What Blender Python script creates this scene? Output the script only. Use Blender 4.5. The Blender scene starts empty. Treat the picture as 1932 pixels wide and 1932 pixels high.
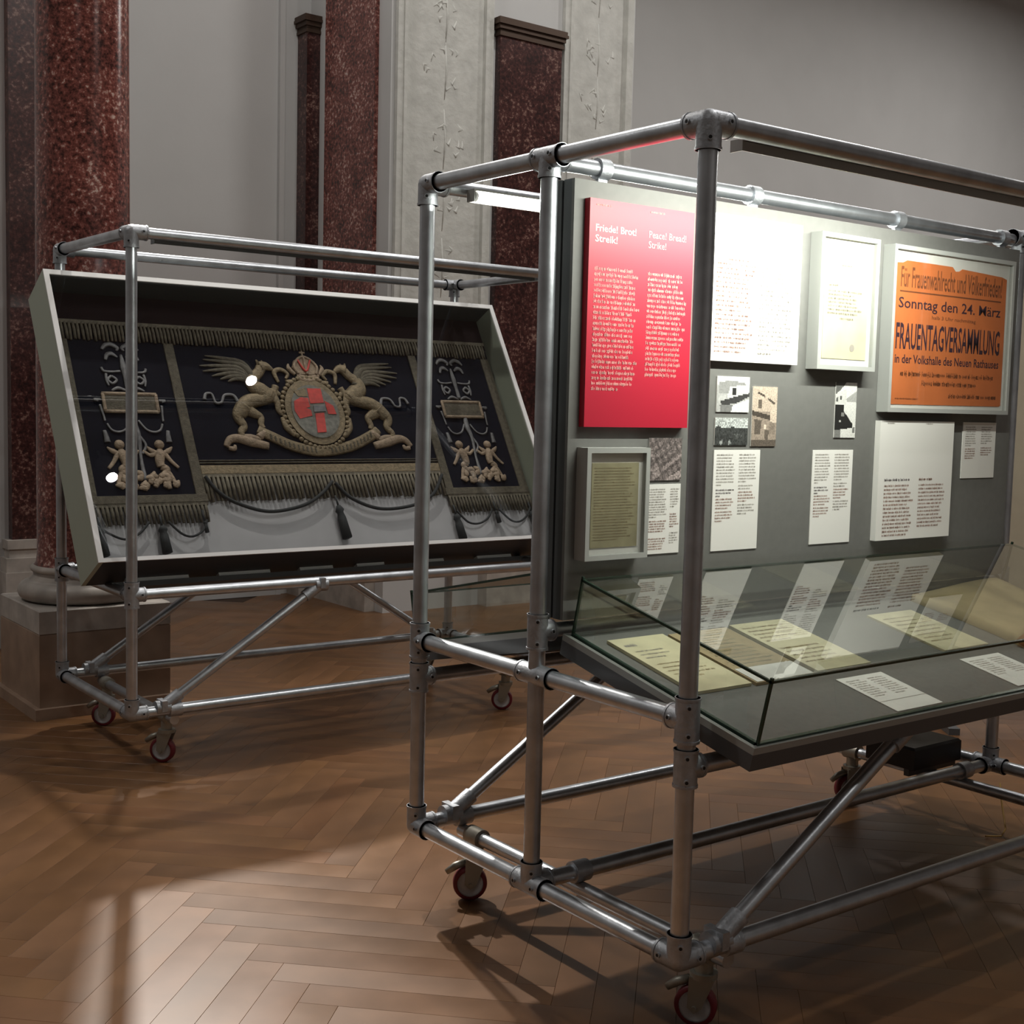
import bpy, math, random
from mathutils import Vector, Matrix

# ------------------------------------------------------------------ camera, world, lights, exposure
SC = bpy.context.scene
COL = SC.collection
FZ = 0.04                     # racks' own zero lies 4 cm above the floor
cam_d = bpy.data.cameras.new('camera')
cam = bpy.data.objects.new('camera', cam_d)
COL.objects.link(cam)
yaw, pit, rol = 0.9234, -0.0851, 0.0244
cf = Vector((math.cos(pit)*math.cos(yaw), math.cos(pit)*math.sin(yaw), math.sin(pit)))
cr = Vector((math.sin(yaw), -math.cos(yaw), 0))
cu = cr.cross(cf)
r2 = cr*math.cos(rol)+cu*math.sin(rol)
u2 = -cr*math.sin(rol)+cu*math.cos(rol)
M = Matrix((r2, u2, -cf)).transposed().to_4x4()
M.translation = (-1.9578, -1.939, 1.4049+FZ)
cam.matrix_world = M
cam_d.sensor_width = 36
cam_d.lens = 2407.45/1932*36
cam_d.clip_start = 0.05
SC.camera = cam

w = bpy.data.worlds.new('world')
SC.world = w
w.use_nodes = True
w.node_tree.nodes['Background'].inputs[0].default_value = (0.8, 0.85, 1, 1)
w.node_tree.nodes['Background'].inputs[1].default_value = 0.02
SC.view_settings.view_transform = 'Standard'
SC.view_settings.look = 'None'
SC.view_settings.gamma = 1
SC.view_settings.use_curve_mapping = False
SC.view_settings.exposure = 0.0
SC.cycles.use_denoising = True
SC.cycles.max_bounces = 6
SC.cycles.diffuse_bounces = 3
SC.cycles.use_adaptive_sampling = True
SC.cycles.adaptive_threshold = 0.03
SC.cycles.transparent_max_bounces = 24
SC.cycles.sample_clamp_indirect = 4.0

CEIL = 6.4
# first two are mirrored hall lamps, the rest added for ambient light: (x, y, power, radius)
CEILING_LAMPS = [(2.93, 0.66, 45, 0.048, 'above the far end of the foreground rack'), (1.88, -0.33, 45, 0.048, 'above the foreground rack\'s visitor side'),
                 (3.4, 3.7, 34, 0.16, 'in front of the stucco pier, added for ambient light'), (1.4, 4.9, 22, 0.16, 'in front of the recessed grey wall, added for ambient light'),
                 (6.2, 3.2, 60, 0.2, 'near the plain wall at right, added to even out its light'), (10.0, 3.2, 120, 0.2, 'at the far right end of the plain wall, added to even out its light'), (-3.2, 3.6, 55, 0.2, 'left of the rear rack, added fill for faces turned left'),
                 (-3.5, -2.5, 22, 0.2, 'behind and left of the visitor, added for ambient light'), (2.5, -4.5, 36, 0.2, 'behind and right of the visitor')]
# beam spotlights: position, aim, power, full cone angle, blend, label
BEAMS = [((1.15, 6.25, 4.9), (-0.55, 0.95, 0), 1500, 22, 0.8, 'beam spotlight high in the wall recess, aimed over the rear rack'),
         ((0.45, 4.0, 6.0), (0.35, 1.75, 0), 470, 56, 0.6, 'beam spotlight above the rear rack, aimed at the parquet before it')]
LAMP_COL = (1.0, 0.965, 0.92)
LED_POWER = 15.5

# ------------------------------------------------------------------ helpers
random.seed(7)

def link(o, parent=None):
    COL.objects.link(o)
    if parent is not None:
        o.parent = parent
    return o

def tag(o, label, cat, group=None):
    o['label'] = label
    o['category'] = cat
    if group:
        o['group'] = group
    return o

def empty(name, loc=(0, 0, 0), rot=(0, 0, 0)):
    o = bpy.data.objects.new(name, None)
    o.empty_display_size = 0.1
    o.location = loc
    o.rotation_euler = rot
    return link(o)

def perp(d):
    d = d.normalized()
    a = Vector((0, 0, 1)) if abs(d.z) < 0.9 else Vector((1, 0, 0))
    x = a.cross(d).normalized()
    return x, d.cross(x).normalized()

class MB:
    def __init__(s):
        s.v, s.f, s.sm, s.mi = [], [], [], []
    def add(s, vs, fs, smooth=False, m=0):
        b = len(s.v)
        s.v += [tuple(x) for x in vs]
        s.f += [tuple(b+i for i in f) for f in fs]
        s.sm += [smooth]*len(fs)
        s.mi += [m]*len(fs)
    def box(s, lo, hi, m=0, mtx=None):
        x0, y0, z0 = lo; x1, y1, z1 = hi
        vs = [Vector(p) for p in ((x0,y0,z0),(x1,y0,z0),(x1,y1,z0),(x0,y1,z0),(x0,y0,z1),(x1,y0,z1),(x1,y1,z1),(x0,y1,z1))]
        if mtx: vs = [mtx @ q for q in vs]
        s.add(vs, [(0,3,2,1),(4,5,6,7),(0,1,5,4),(1,2,6,5),(2,3,7,6),(3,0,4,7)], False, m)
        return s
    def bbox(s, lo, hi, b=0.003, m=0):      # box with chamfered edges along z top
        x0, y0, z0 = lo; x1, y1, z1 = hi
        vs = []
        for z, k in ((z0, 0), (z1-b, 0), (z1, b)):
            vs += [(x0+k,y0+k,z),(x1-k,y0+k,z),(x1-k,y1-k,z),(x0+k,y1-k,z)]
        fs = [(0,3,2,1),(8,9,10,11)]
        for r in (0, 4):
            for i in range(4):
                j = (i+1) % 4
                fs.append((r+i, r+j, r+4+j, r+4+i))
        s.add(vs, fs, False, m)
        return s
    def tube(s, a, b, r, seg=20, m=0, r1=None, caps=True):
        a, b = Vector(a), Vector(b)
        x, y = perp(b-a)
        r1 = r if r1 is None else r1
        vs = []
        for p, rr in ((a, r), (b, r1)):
            for i in range(seg):
                t = 2*math.pi*i/seg
                vs.append(p+(x*math.cos(t)+y*math.sin(t))*rr)
        s.add(vs, [(i, (i+1) % seg, seg+(i+1) % seg, seg+i) for i in range(seg)], True, m)
        if caps:
            s.add(vs, [tuple(range(seg-1, -1, -1)), tuple(range(seg, 2*seg))], False, m)
        return s
    def path(s, pts, radii, seg=8, m=0, flat=None, zscale=0.5):
        """tube along points; flat = keep in the local xy plane with the height scaled (relief)"""
        pts = [Vector(p) if len(p) == 3 else Vector((p[0], p[1], 0)) for p in pts]
        n = len(pts)
        if not hasattr(radii, '__len__'): radii = [radii]*n
        vs = []
        for i, p in enumerate(pts):
            d = (pts[min(i+1, n-1)]-pts[max(i-1, 0)])
            if d.length < 1e-9: d = Vector((1, 0, 0))
            d.normalize()
            if flat:
                x = Vector((-d.y, d.x, 0)); y = Vector((0, 0, zscale))
            else:
                x, y = perp(d)
            for k in range(seg):
                t = 2*math.pi*k/seg
                vs.append(p+(x*math.cos(t)+y*math.sin(t))*radii[i])
        fs = []
        for i in range(n-1):
            for k in range(seg):
                a = i*seg+k; b = i*seg+(k+1) % seg
                fs.append((a, b, b+seg, a+seg))
        fs.append(tuple(range(seg-1, -1, -1)))
        fs.append(tuple((n-1)*seg+k for k in range(seg)))
        s.add(vs, fs, True, m)
        return s
    def ball(s, c, r, seg=12, ring=7, m=0, sc=(1, 1, 1)):
        vs = []; fs = []
        for i in range(ring+1):
            ph = math.pi*i/ring
            for k in range(seg):
                t = 2*math.pi*k/seg
                vs.append((c[0]+r*sc[0]*math.sin(ph)*math.cos(t), c[1]+r*sc[1]*math.sin(ph)*math.sin(t), c[2]+r*sc[2]*math.cos(ph)))
        for i in range(ring):
            for k in range(seg):
                fs.append((i*seg+k, (i+1)*seg+k, (i+1)*seg+(k+1) % seg, i*seg+(k+1) % seg))
        s.add(vs, fs, True, m)
        return s
    def lathe(s, prof, c=(0, 0, 0), seg=40, m=0):
        vs = []; fs = []
        for r, z in prof:
            for k in range(seg):
                t = 2*math.pi*k/seg
                vs.append((c[0]+r*math.cos(t), c[1]+r*math.sin(t), c[2]+z))
        for i in range(len(prof)-1):
            for k in range(seg):
                fs.append((i*seg+k, i*seg+(k+1) % seg, (i+1)*seg+(k+1) % seg, (i+1)*seg+k))
        s.add(vs, fs, True, m)
        s.add(vs, [tuple(range(seg-1, -1, -1)), tuple((len(prof)-1)*seg+k for k in range(seg))], False, m)
        return s
    def prism(s, poly, z0, z1, m=0):
        n = len(poly)
        vs = [(x, y, z0) for x, y in poly]+[(x, y, z1) for x, y in poly]
        fs = [tuple(range(n-1, -1, -1)), tuple(range(n, 2*n))]+[(i, (i+1) % n, n+(i+1) % n, n+i) for i in range(n)]
        s.add(vs, fs, False, m)
        return s
    def quad(s, x0, y0, x1, y1, z, m=0):
        s.add([(x0,y0,z),(x1,y0,z),(x1,y1,z),(x0,y1,z)], [(0,1,2,3)], False, m)
    def mesh(s, name):
        me = bpy.data.meshes.new(name)
        me.from_pydata(s.v, [], s.f)
        me.polygons.foreach_set('use_smooth', s.sm)
        me.polygons.foreach_set('material_index', s.mi)
        me.update()
        return me
    def build(s, name, mats, parent=None, loc=None, rot=None):
        me = s.mesh(name)
        for q in (mats if isinstance(mats, (list, tuple)) else [mats]):
            me.materials.append(q)
        o = bpy.data.objects.new(name, me)
        if loc is not None: o.location = loc
        if rot is not None: o.rotation_euler = rot
        return link(o, parent)

# ------------------------------------------------------------------ materials
def mat(name, col, rough=0.5, metal=0.0, noise=0.0, nscale=20, bump=0.0, bscale=80, emit=None, estr=0, coat=0.0, spec=0.5):
    m = bpy.data.materials.new(name)
    m.use_nodes = True
    nt = m.node_tree
    b = nt.nodes['Principled BSDF']
    b.inputs['Base Color'].default_value = (*col, 1)
    b.inputs['Roughness'].default_value = rough
    b.inputs['Metallic'].default_value = metal
    b.inputs['Specular IOR Level'].default_value = spec
    b.inputs['Coat Weight'].default_value = coat
    tc = nt.nodes.new('ShaderNodeTexCoord')
    if noise:
        n = nt.nodes.new('ShaderNodeTexNoise'); n.inputs['Scale'].default_value = nscale; n.inputs['Detail'].default_value = 5
        nt.links.new(tc.outputs['Object'], n.inputs['Vector'])
        r = nt.nodes.new('ShaderNodeMapRange')
        r.inputs['From Min'].default_value = 0.3; r.inputs['From Max'].default_value = 0.7
        r.inputs['To Min'].default_value = 1-noise; r.inputs['To Max'].default_value = 1+noise
        nt.links.new(n.outputs['Fac'], r.inputs['Value'])
        x = nt.nodes.new('ShaderNodeVectorMath'); x.operation = 'SCALE'
        x.inputs[0].default_value = col
        nt.links.new(r.outputs['Result'], x.inputs['Scale'])
        nt.links.new(x.outputs[0], b.inputs['Base Color'])
    if bump:
        n2 = nt.nodes.new('ShaderNodeTexNoise'); n2.inputs['Scale'].default_value = bscale; n2.inputs['Detail'].default_value = 4
        nt.links.new(tc.outputs['Object'], n2.inputs['Vector'])
        bp = nt.nodes.new('ShaderNodeBump'); bp.inputs['Strength'].default_value = bump; bp.inputs['Distance'].default_value = 0.01
        nt.links.new(n2.outputs['Fac'], bp.inputs['Height'])
        nt.links.new(bp.outputs['Normal'], b.inputs['Normal'])
    if emit:
        b.inputs['Emission Color'].default_value = (*emit, 1)
        b.inputs['Emission Strength'].default_value = estr
    return m

def ramp(nt, stops):
    r = nt.nodes.new('ShaderNodeValToRGB')
    e = r.color_ramp.elements
    while len(e) < len(stops): e.new(0.5)
    for i, (p, c) in enumerate(stops):
        e[i].position = p; e[i].color = (*c, 1)
    return r

def marble(name, dark, mid, light, rough=0.22):
    m = mat(name, mid, rough)
    nt = m.node_tree; b = nt.nodes['Principled BSDF']
    tc = nt.nodes.new('ShaderNodeTexCoord')
    n1 = nt.nodes.new('ShaderNodeTexNoise'); n1.inputs['Scale'].default_value = 48; n1.inputs['Detail'].default_value = 8; n1.inputs['Roughness'].default_value = 0.68
    n2 = nt.nodes.new('ShaderNodeTexNoise'); n2.inputs['Scale'].default_value = 4.5; n2.inputs['Detail'].default_value = 4
    for n in (n1, n2): nt.links.new(tc.outputs['Object'], n.inputs['Vector'])
    ad = nt.nodes.new('ShaderNodeMath'); ad.operation = 'MULTIPLY_ADD'
    ad.inputs[1].default_value = 0.35; 
    nt.links.new(n2.outputs['Fac'], ad.inputs[0]); 
    sb = nt.nodes.new('ShaderNodeMath'); sb.operation = 'SUBTRACT'; sb.inputs[1].default_value = 0.175
    nt.links.new(n1.outputs['Fac'], ad.inputs[2]); nt.links.new(ad.outputs[0], sb.inputs[0])
    r = ramp(nt, [(0.36, dark), (0.49, mid), (0.57, [a*1.6 for a in mid]), (0.66, light)])
    nt.links.new(sb.outputs[0], r.inputs['Fac'])
    nt.links.new(r.outputs['Color'], b.inputs['Base Color'])
    return m

def plank_mat(k):
    rnd = random.Random(500+k)
    f = 0.91+0.18*k/7
    c = (0.168*f, 0.079*f*rnd.uniform(0.97, 1.03), 0.031*f*rnd.uniform(0.95, 1.05))
    m = mat('oak_plank_tone', c, 0.31+0.10*rnd.random(), noise=0.2, nscale=4.5)
    nt = m.node_tree; b = nt.nodes['Principled BSDF']
    tc = nt.nodes.new('ShaderNodeTexCoord')
    n = nt.nodes.new('ShaderNodeTexNoise'); n.inputs['Scale'].default_value = 2.2; n.inputs['Detail'].default_value = 4
    nt.links.new(tc.outputs['Object'], n.inputs['Vector'])
    r = nt.nodes.new('ShaderNodeMapRange'); r.inputs['From Min'].default_value = 0.3; r.inputs['From Max'].default_value = 0.7
    q = b.inputs['Roughness'].default_value
    r.inputs['To Min'].default_value = q-0.05; r.inputs['To Max'].default_value = q+0.09
    nt.links.new(n.outputs['Fac'], r.inputs['Value']); nt.links.new(r.outputs['Result'], b.inputs['Roughness'])
    return m

def glass_mat(name='clear_glass', tint=(0.96, 0.965, 0.96), gain=1.0):
    m = bpy.data.materials.new(name); m.use_nodes = True
    nt = m.node_tree; nt.nodes.clear()
    out = nt.nodes.new('ShaderNodeOutputMaterial')
    tr = nt.nodes.new('ShaderNodeBsdfTransparent'); tr.inputs[0].default_value = (*tint, 1)
    gl = nt.nodes.new('ShaderNodeBsdfGlossy'); gl.inputs['Roughness'].default_value = 0.0
    fr = nt.nodes.new('ShaderNodeFresnel'); fr.inputs['IOR'].default_value = 1.5
    geo = nt.nodes.new('ShaderNodeNewGeometry')
    # inner (back) faces pass light straight through: the outer face carries the reflection of both surfaces
    sub = nt.nodes.new('ShaderNodeMath'); sub.operation = 'SUBTRACT'; sub.inputs[0].default_value = 1.0
    nt.links.new(geo.outputs['Backfacing'], sub.inputs[1])
    mul = nt.nodes.new('ShaderNodeMath'); mul.operation = 'MULTIPLY'
    nt.links.new(fr.outputs[0], mul.inputs[0]); nt.links.new(sub.outputs[0], mul.inputs[1])
    m2 = nt.nodes.new('ShaderNodeMath'); m2.operation = 'MULTIPLY'; m2.inputs[1].default_value = 1.8*gain; m2.use_clamp = True
    nt.links.new(mul.outputs[0], m2.inputs[0])
    mix = nt.nodes.new('ShaderNodeMixShader')
    nt.links.new(m2.outputs[0], mix.inputs[0]); nt.links.new(tr.outputs[0], mix.inputs[1]); nt.links.new(gl.outputs[0], mix.inputs[2])
    nt.links.new(mix.outputs[0], out.inputs[0])
    return m

def print_mat(name='photo_print', rough=0.45):
    m = mat(name, (0.5, 0.5, 0.5), rough)
    nt = m.node_tree
    a = nt.nodes.new('ShaderNodeVertexColor'); a.layer_name = 'Col'
    nt.links.new(a.outputs['Color'], nt.nodes['Principled BSDF'].inputs['Base Color'])
    return m

STEEL = mat('galvanised_steel', (0.56, 0.59, 0.63), 0.34, 0.9, noise=0.16, nscale=14, bump=0.05, bscale=60)
CAST = mat('galvanised_casting', (0.44, 0.46, 0.49), 0.5, 0.85, noise=0.18, nscale=30, bump=0.15, bscale=120)
SCREW = mat('grub_screw_dark', (0.03, 0.03, 0.03), 0.5, 0.6)
BLACK = mat('black_plastic', (0.012, 0.012, 0.014), 0.5)
RUBRED = mat('red_tyre', (0.16, 0.012, 0.02), 0.5)
HUB = mat('grey_nylon_hub', (0.5, 0.49, 0.5), 0.5)
ZINC = mat('dull_zinc', (0.36, 0.345, 0.30), 0.45, 0.7)
WALL = mat('painted_plaster', (0.58, 0.58, 0.575), 0.8, noise=0.03, nscale=2, bump=0.05, bscale=30)
DIMWALL = mat('grey_plaster', (0.42, 0.41, 0.40), 0.85)
STUCCO = mat('stucco', (0.59, 0.59, 0.555), 0.8, noise=0.10, nscale=9, bump=0.5, bscale=22)
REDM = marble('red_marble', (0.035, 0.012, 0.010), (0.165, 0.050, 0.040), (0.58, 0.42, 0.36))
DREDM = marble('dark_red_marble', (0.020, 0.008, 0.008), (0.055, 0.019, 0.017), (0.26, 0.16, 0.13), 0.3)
GREYM = mat('grey_stone', (0.46, 0.42, 0.38), 0.45, noise=0.25, nscale=9)
BROWNST = mat('brown_stone', (0.34, 0.235, 0.17), 0.5, noise=0.2, nscale=7)
BRONZE = mat('dark_bronze', (0.08, 0.05, 0.035), 0.45, 0.5)
PLANKS = [plank_mat(k) for k in range(8)]
SUBFLOOR = mat('dark_joint', (0.05, 0.026, 0.014), 0.8)
CEILM = mat('ceiling_plaster', (0.45, 0.445, 0.44), 0.9)
BOARD = mat('grey_board', (0.155, 0.155, 0.145), 0.7, noise=0.05, nscale=40)
BOARDEDGE = mat('dark_board_edge', (0.05, 0.055, 0.055), 0.6)
FELT = mat('grey_felt', (0.17, 0.17, 0.16), 0.9, noise=0.06, nscale=60)
TRAY = mat('dark_grey_lacquer', (0.085, 0.09, 0.095), 0.45)
TRAYRIM = mat('grey_rim', (0.33, 0.34, 0.32), 0.4)
FRAMEG = mat('grey_lacquer_frame', (0.40, 0.41, 0.39), 0.5)
PAPERW = mat('white_card', (0.82, 0.81, 0.77), 0.75)
PAPERC = mat('cream_paper', (0.72, 0.66, 0.44), 0.8, noise=0.10, nscale=14)
PAPERT = mat('tan_paper', (0.42, 0.33, 0.19), 0.8, noise=0.15, nscale=10)
PAPERO = mat('olive_paper', (0.40, 0.36, 0.22), 0.8, noise=0.12, nscale=25)
RED = mat('red_print', (0.47, 0.013, 0.036), 0.45)
ORANGE = mat('orange_paper', (0.72, 0.20, 0.055), 0.7, noise=0.06, nscale=12)
INK = mat('dark_ink', (0.05, 0.02, 0.035), 0.7)
INKB = mat('brown_ink', (0.22, 0.07, 0.025), 0.7)
INKR = mat('reddish_ink', (0.38, 0.20, 0.15), 0.7)
INKG = mat('grey_ink', (0.42, 0.38, 0.34), 0.7)
INKW = mat('pale_pink_ink', (0.90, 0.42, 0.38), 0.6)
INKWW = mat('white_ink', (0.95, 0.82, 0.75), 0.6)
INKP = mat('pink_ink', (0.92, 0.40, 0.37), 0.6)
PHOTO = print_mat()
GLASS = glass_mat()
GLASS2 = glass_mat('vitrine_glass', (0.955, 0.97, 0.958), 1.1)
GEDGE = mat('green_glass_edge', (0.02, 0.045, 0.03), 0.2)
NAVY = mat('navy_velvet', (0.007, 0.008, 0.017), 0.95, spec=0.2)
MAROON = mat('dark_maroon_cloth', (0.018, 0.010, 0.012), 0.95, spec=0.2)
GOLD = mat('tarnished_gold_thread', (0.25, 0.195, 0.12), 0.55, 0.25, noise=0.3, nscale=60, bump=0.4, bscale=150)
PALEG = mat('pale_gold_thread', (0.37, 0.28, 0.20), 0.6, 0.1, noise=0.25, nscale=70, bump=0.4, bscale=150)
BRAID = mat('dull_braid', (0.125, 0.11, 0.082), 0.8, noise=0.3, nscale=60, bump=0.4, bscale=200)
FRINGE = mat('bullion_fringe', (0.17, 0.15, 0.112), 0.75, noise=0.35, nscale=45)
ROPE = mat('dark_cord', (0.035, 0.04, 0.045), 0.8)
ARMSRED = mat('heraldic_red', (0.62, 0.06, 0.05), 0.6, noise=0.2, nscale=50)
ARMSGREY = mat('heraldic_grey', (0.20, 0.20, 0.18), 0.7, noise=0.3, nscale=60)
SILVER = mat('silver_thread', (0.17, 0.17, 0.18), 0.5, 0.3, noise=0.3, nscale=60)
CASEG = mat('grey_green_case', (0.40, 0.45, 0.37), 0.5)
CASEIN = mat('shaded_case_top', (0.03, 0.034, 0.034), 0.8)  # shade under the case top is put into this near-black
CASEW = mat('white_case_edge', (0.72, 0.72, 0.72), 0.5)
LINING = mat('pale_grey_lining', (0.50, 0.50, 0.53), 0.9, noise=0.04, nscale=12)
CASED = mat('shaded_case_underside', (0.03, 0.03, 0.034), 0.5)  # shadow on the case's underside is painted in as near-black
CREAM = mat('cream_board', (0.68, 0.62, 0.47), 0.8, noise=0.06, nscale=6)
TANCLOTH = mat('tan_cloth', (0.46, 0.36, 0.19), 0.9, noise=0.2, nscale=8, bump=0.4, bscale=12)
ORCLOTH = mat('orange_brown_cloth', (0.45, 0.19, 0.06), 0.9, noise=0.15, nscale=10)
CABLE = mat('amber_cable', (0.5, 0.3, 0.08), 0.5)
LEDM = mat('led_tube_glow', (1, 1, 1), 0.4, emit=(1.0, 0.97, 0.88), estr=14)
LAMPGLOW = mat('lamp_glow', (1, 1, 1), 0.4, emit=LAMP_COL, estr=30)
WHITEMET = mat('white_metal', (0.7, 0.7, 0.7), 0.4)

# ------------------------------------------------------------------ hall: floor, walls, piers, ceiling
def struct(o):
    o['kind'] = 'structure'
    return o
X0, X1, Y0, Y1 = -7.0, 13.0, -7.0, 6.54
PF = 5.43                                             # front plane of the piers
flo = struct(MB().box((X0, Y0, -0.2), (X1, Y1+0.4, -0.004)).build('floor', SUBFLOOR))
# herringbone parquet at 45 degrees: the 300 planks showing largest are parts, the rest one piece of stuff
PW, PN = 0.10, 7
c45 = math.sqrt(0.5)
spots = []
for k in range(-160, 161):
    for q in range(-14, 15):
        for dx, dy, h in ((0, 0, True), (PN, 1-PN, False)):
            gx, gy = k+2*PN*q+dx, k+dy
            cx_, cy_ = (gx+(PN/2 if h else .5))*PW, (gy+(.5 if h else PN/2))*PW
            x_, y_ = (cx_-cy_)*c45, (cx_+cy_)*c45
            if X0+0.35 < x_ < X1-0.35 and Y0+0.35 < y_ < Y1-0.0:
                spots.append((x_, y_, math.pi/4 if h else -math.pi/4))
Mi = M.inverted()
def in_view(x_, y_):
    p = Mi @ Vector((x_, y_, 0))
    return p.z < -0.3 and abs(p.x/-p.z)*2407.45 < 990 and abs(p.y/-p.z)*2407.45 < 1010
spots.sort(key=lambda t: ((t[0]+1.9578)**2+(t[1]+1.939)**2) if in_view(t[0], t[1]) else 1e6)
def plank_geo(mb, x_, y_, a, m_, z=0.0):
    l2, w2, b = PN*PW/2-0.0003, PW/2-0.0003, 0.0005
    ca, sa = math.cos(a), math.sin(a)
    vs = []
    for hl, hw, zz in ((l2, w2, -0.004), (l2, w2, z-b), (l2-b, w2-b, z)):
        for sx, sy in ((-1, -1), (1, -1), (1, 1), (-1, 1)):
            px, py = sx*hl, sy*hw
            vs.append((x_+px*ca-py*sa, y_+px*sa+py*ca, zz))
    fs = [(8, 9, 10, 11)]+[(r+i, r+(i+1) % 4, r+4+(i+1) % 4, r+4+i) for r in (0, 4) for i in range(4)]
    mb.add(vs, fs, False, m_)
prnd = random.Random(77)
pm = []
for k in range(8):
    b_ = MB(); plank_geo(b_, 0, 0, 0, 0); me_ = b_.mesh('plank'); me_.materials.append(PLANKS[k]); pm.append(me_)
rest = MB()
for n_, (x_, y_, a) in enumerate(spots):
    k = prnd.randrange(8)
    if n_ < 300:
        o = bpy.data.objects.new('plank', pm[k]); o.location = (x_, y_, prnd.uniform(-0.0002, 0.0)); o.rotation_euler = (0, 0, a); link(o, flo)
    else:
        plank_geo(rest, x_, y_, a, k)
ro = rest.build('parquet_planks', PLANKS, flo); ro['kind'] = 'stuff'
struct(MB().box((X0, Y0, CEIL), (X1, Y1+0.4, CEIL+0.2)).build('ceiling', CEILM))
struct(MB().box((X0-0.2, Y0, 0), (X0, Y1+0.4, CEIL)).build('wall_left', DIMWALL))
struct(MB().box((X1, Y0, 0), (X1+0.2, Y1+0.4, CEIL)).build('wall_right', DIMWALL))
struct(MB().box((X0, Y0-0.2, 0), (X1, Y0, CEIL)).build('wall_front', DIMWALL))
struct(MB().box((X0, Y1, 0), (X1, Y1+0.3, CEIL)).build('wall_back', WALL))
pl = struct(MB().box((X0, PF, 0), (0.50, Y1, CEIL)).build('wall_pier_left', WALL))
prr = struct(MB().box((2.53, PF, 0), (4.66, Y1, CEIL)).build('wall_pier_right', WALL))
struct(MB().box((2.27, Y1-0.035, 0.0), (2.31, Y1, CEIL)).box((0.55, Y1-0.03, 0.0), (2.27, Y1, 0.12)).build('trim_1', WALL))

def pilaster(label, x0, x1, y0, y1, face, cap_z=4.03, m=DREDM, z0=0.62, base=True, cap=True):
    """flat marble pilaster; face 'y' = sticks out towards -y, 'x' = towards -x"""
    t = empty('pilaster', ((x0+x1)/2, (y0+y1)/2, 0))
    tag(t, label, 'pilaster')
    ox, oy = (x0+x1)/2, (y0+y1)/2
    top = cap_z if cap else CEIL-0.3
    MB().box((x0-ox, y0-oy, z0), (x1-ox, y1-oy, top)).build('shaft', m, t)
    if base:
        b = MB()
        for k, (za, zb, e) in enumerate(((0, 0.44, 0.05), (0.44, 0.52, 0.045), (0.52, 0.57, 0.025), (0.57, z0, 0.035))):
            ex = e; ey = e
            b.box((x0-ox-(ex if face == 'y' else ex), y0-oy-ey, za), (x1-ox+(ex if face == 'y' else 0), y1-oy+(0 if face == 'y' else ey), zb))
        b.build('base', GREYM, t)
    if cap:
        c = MB()
        for za, zb, e in ((0, 0.02, 0.012), (0.02, 0.045, 0.006), (0.045, 0.075, 0.02), (0.075, 0.095, 0.034), (0.095, 0.12, 0.028)):
            c.box((x0-ox-e, y0-oy-e, top+za), (x1-ox+e, y1-oy, top+zb))
        c.build('capital', BRONZE, t)
    return t
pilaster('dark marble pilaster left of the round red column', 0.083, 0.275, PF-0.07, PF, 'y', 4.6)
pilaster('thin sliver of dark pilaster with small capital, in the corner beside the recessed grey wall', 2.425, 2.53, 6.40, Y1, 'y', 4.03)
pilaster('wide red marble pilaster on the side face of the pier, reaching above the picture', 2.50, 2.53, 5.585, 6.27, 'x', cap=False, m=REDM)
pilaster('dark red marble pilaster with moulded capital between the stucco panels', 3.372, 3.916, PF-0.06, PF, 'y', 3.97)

# stucco panels with relief on the pier's front
def stucco_panel(label, x0, x1):
    t = empty('stucco_panel', (x0, PF-0.002, 0.7), (math.pi/2, 0, 0))
    tag(t, label, 'stucco panel')
    W, H = x1-x0, 5.2
    MB().box((0, 0, 0), (W, H, 0.012)).build('ground', STUCCO, t)
    fr = MB()
    for (a, b, c, d) in ((0, 0, 0.07, H), (W-0.07, 0, W, H)):
        fr.box((a, b, 0.012), (c, d, 0.035)); fr.box((a+0.045 if a == 0 else a, b, 0.035), (c if a == 0 else c-0.045, d, 0.045))
    fr.build('moulding', STUCCO, t)
    cx = W/2
    rnd = random.Random(int(x0*100))
    for k in range(11):
        y = 0.30+k*0.44+rnd.uniform(-.05, .05)
        o = MB()
        for q in range(9):
            a = rnd.uniform(0, 6.28); r_ = rnd.uniform(0.02, 0.13); x_ = cx+r_*math.cos(a)*1.1; y_ = y+r_*math.sin(a)
            b = a+rnd.uniform(.6, 1.6)
            o.path([(x_, y_, .011), (x_+.03*math.cos(a), y_+.03*math.sin(a), .012), (x_+.05*math.cos(b), y_+.05*math.sin(b), .011)], [.004, rnd.uniform(.008, .014), .003], 6, flat=True, zscale=0.5)
        o.path([(cx, y-.2, .011), (cx+.015, y, .012), (cx, y+.2, .011)], [.004, .009, .004], 6, flat=True, zscale=.5)
        o.build('relief_ornament', STUCCO, t)
    return t
stucco_panel('pale stucco relief panel left of the dark capital-topped pilaster', 2.56, 3.33)
stucco_panel('pale stucco relief panel right of the dark capital-topped pilaster', 3.96, 4.62)

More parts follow.
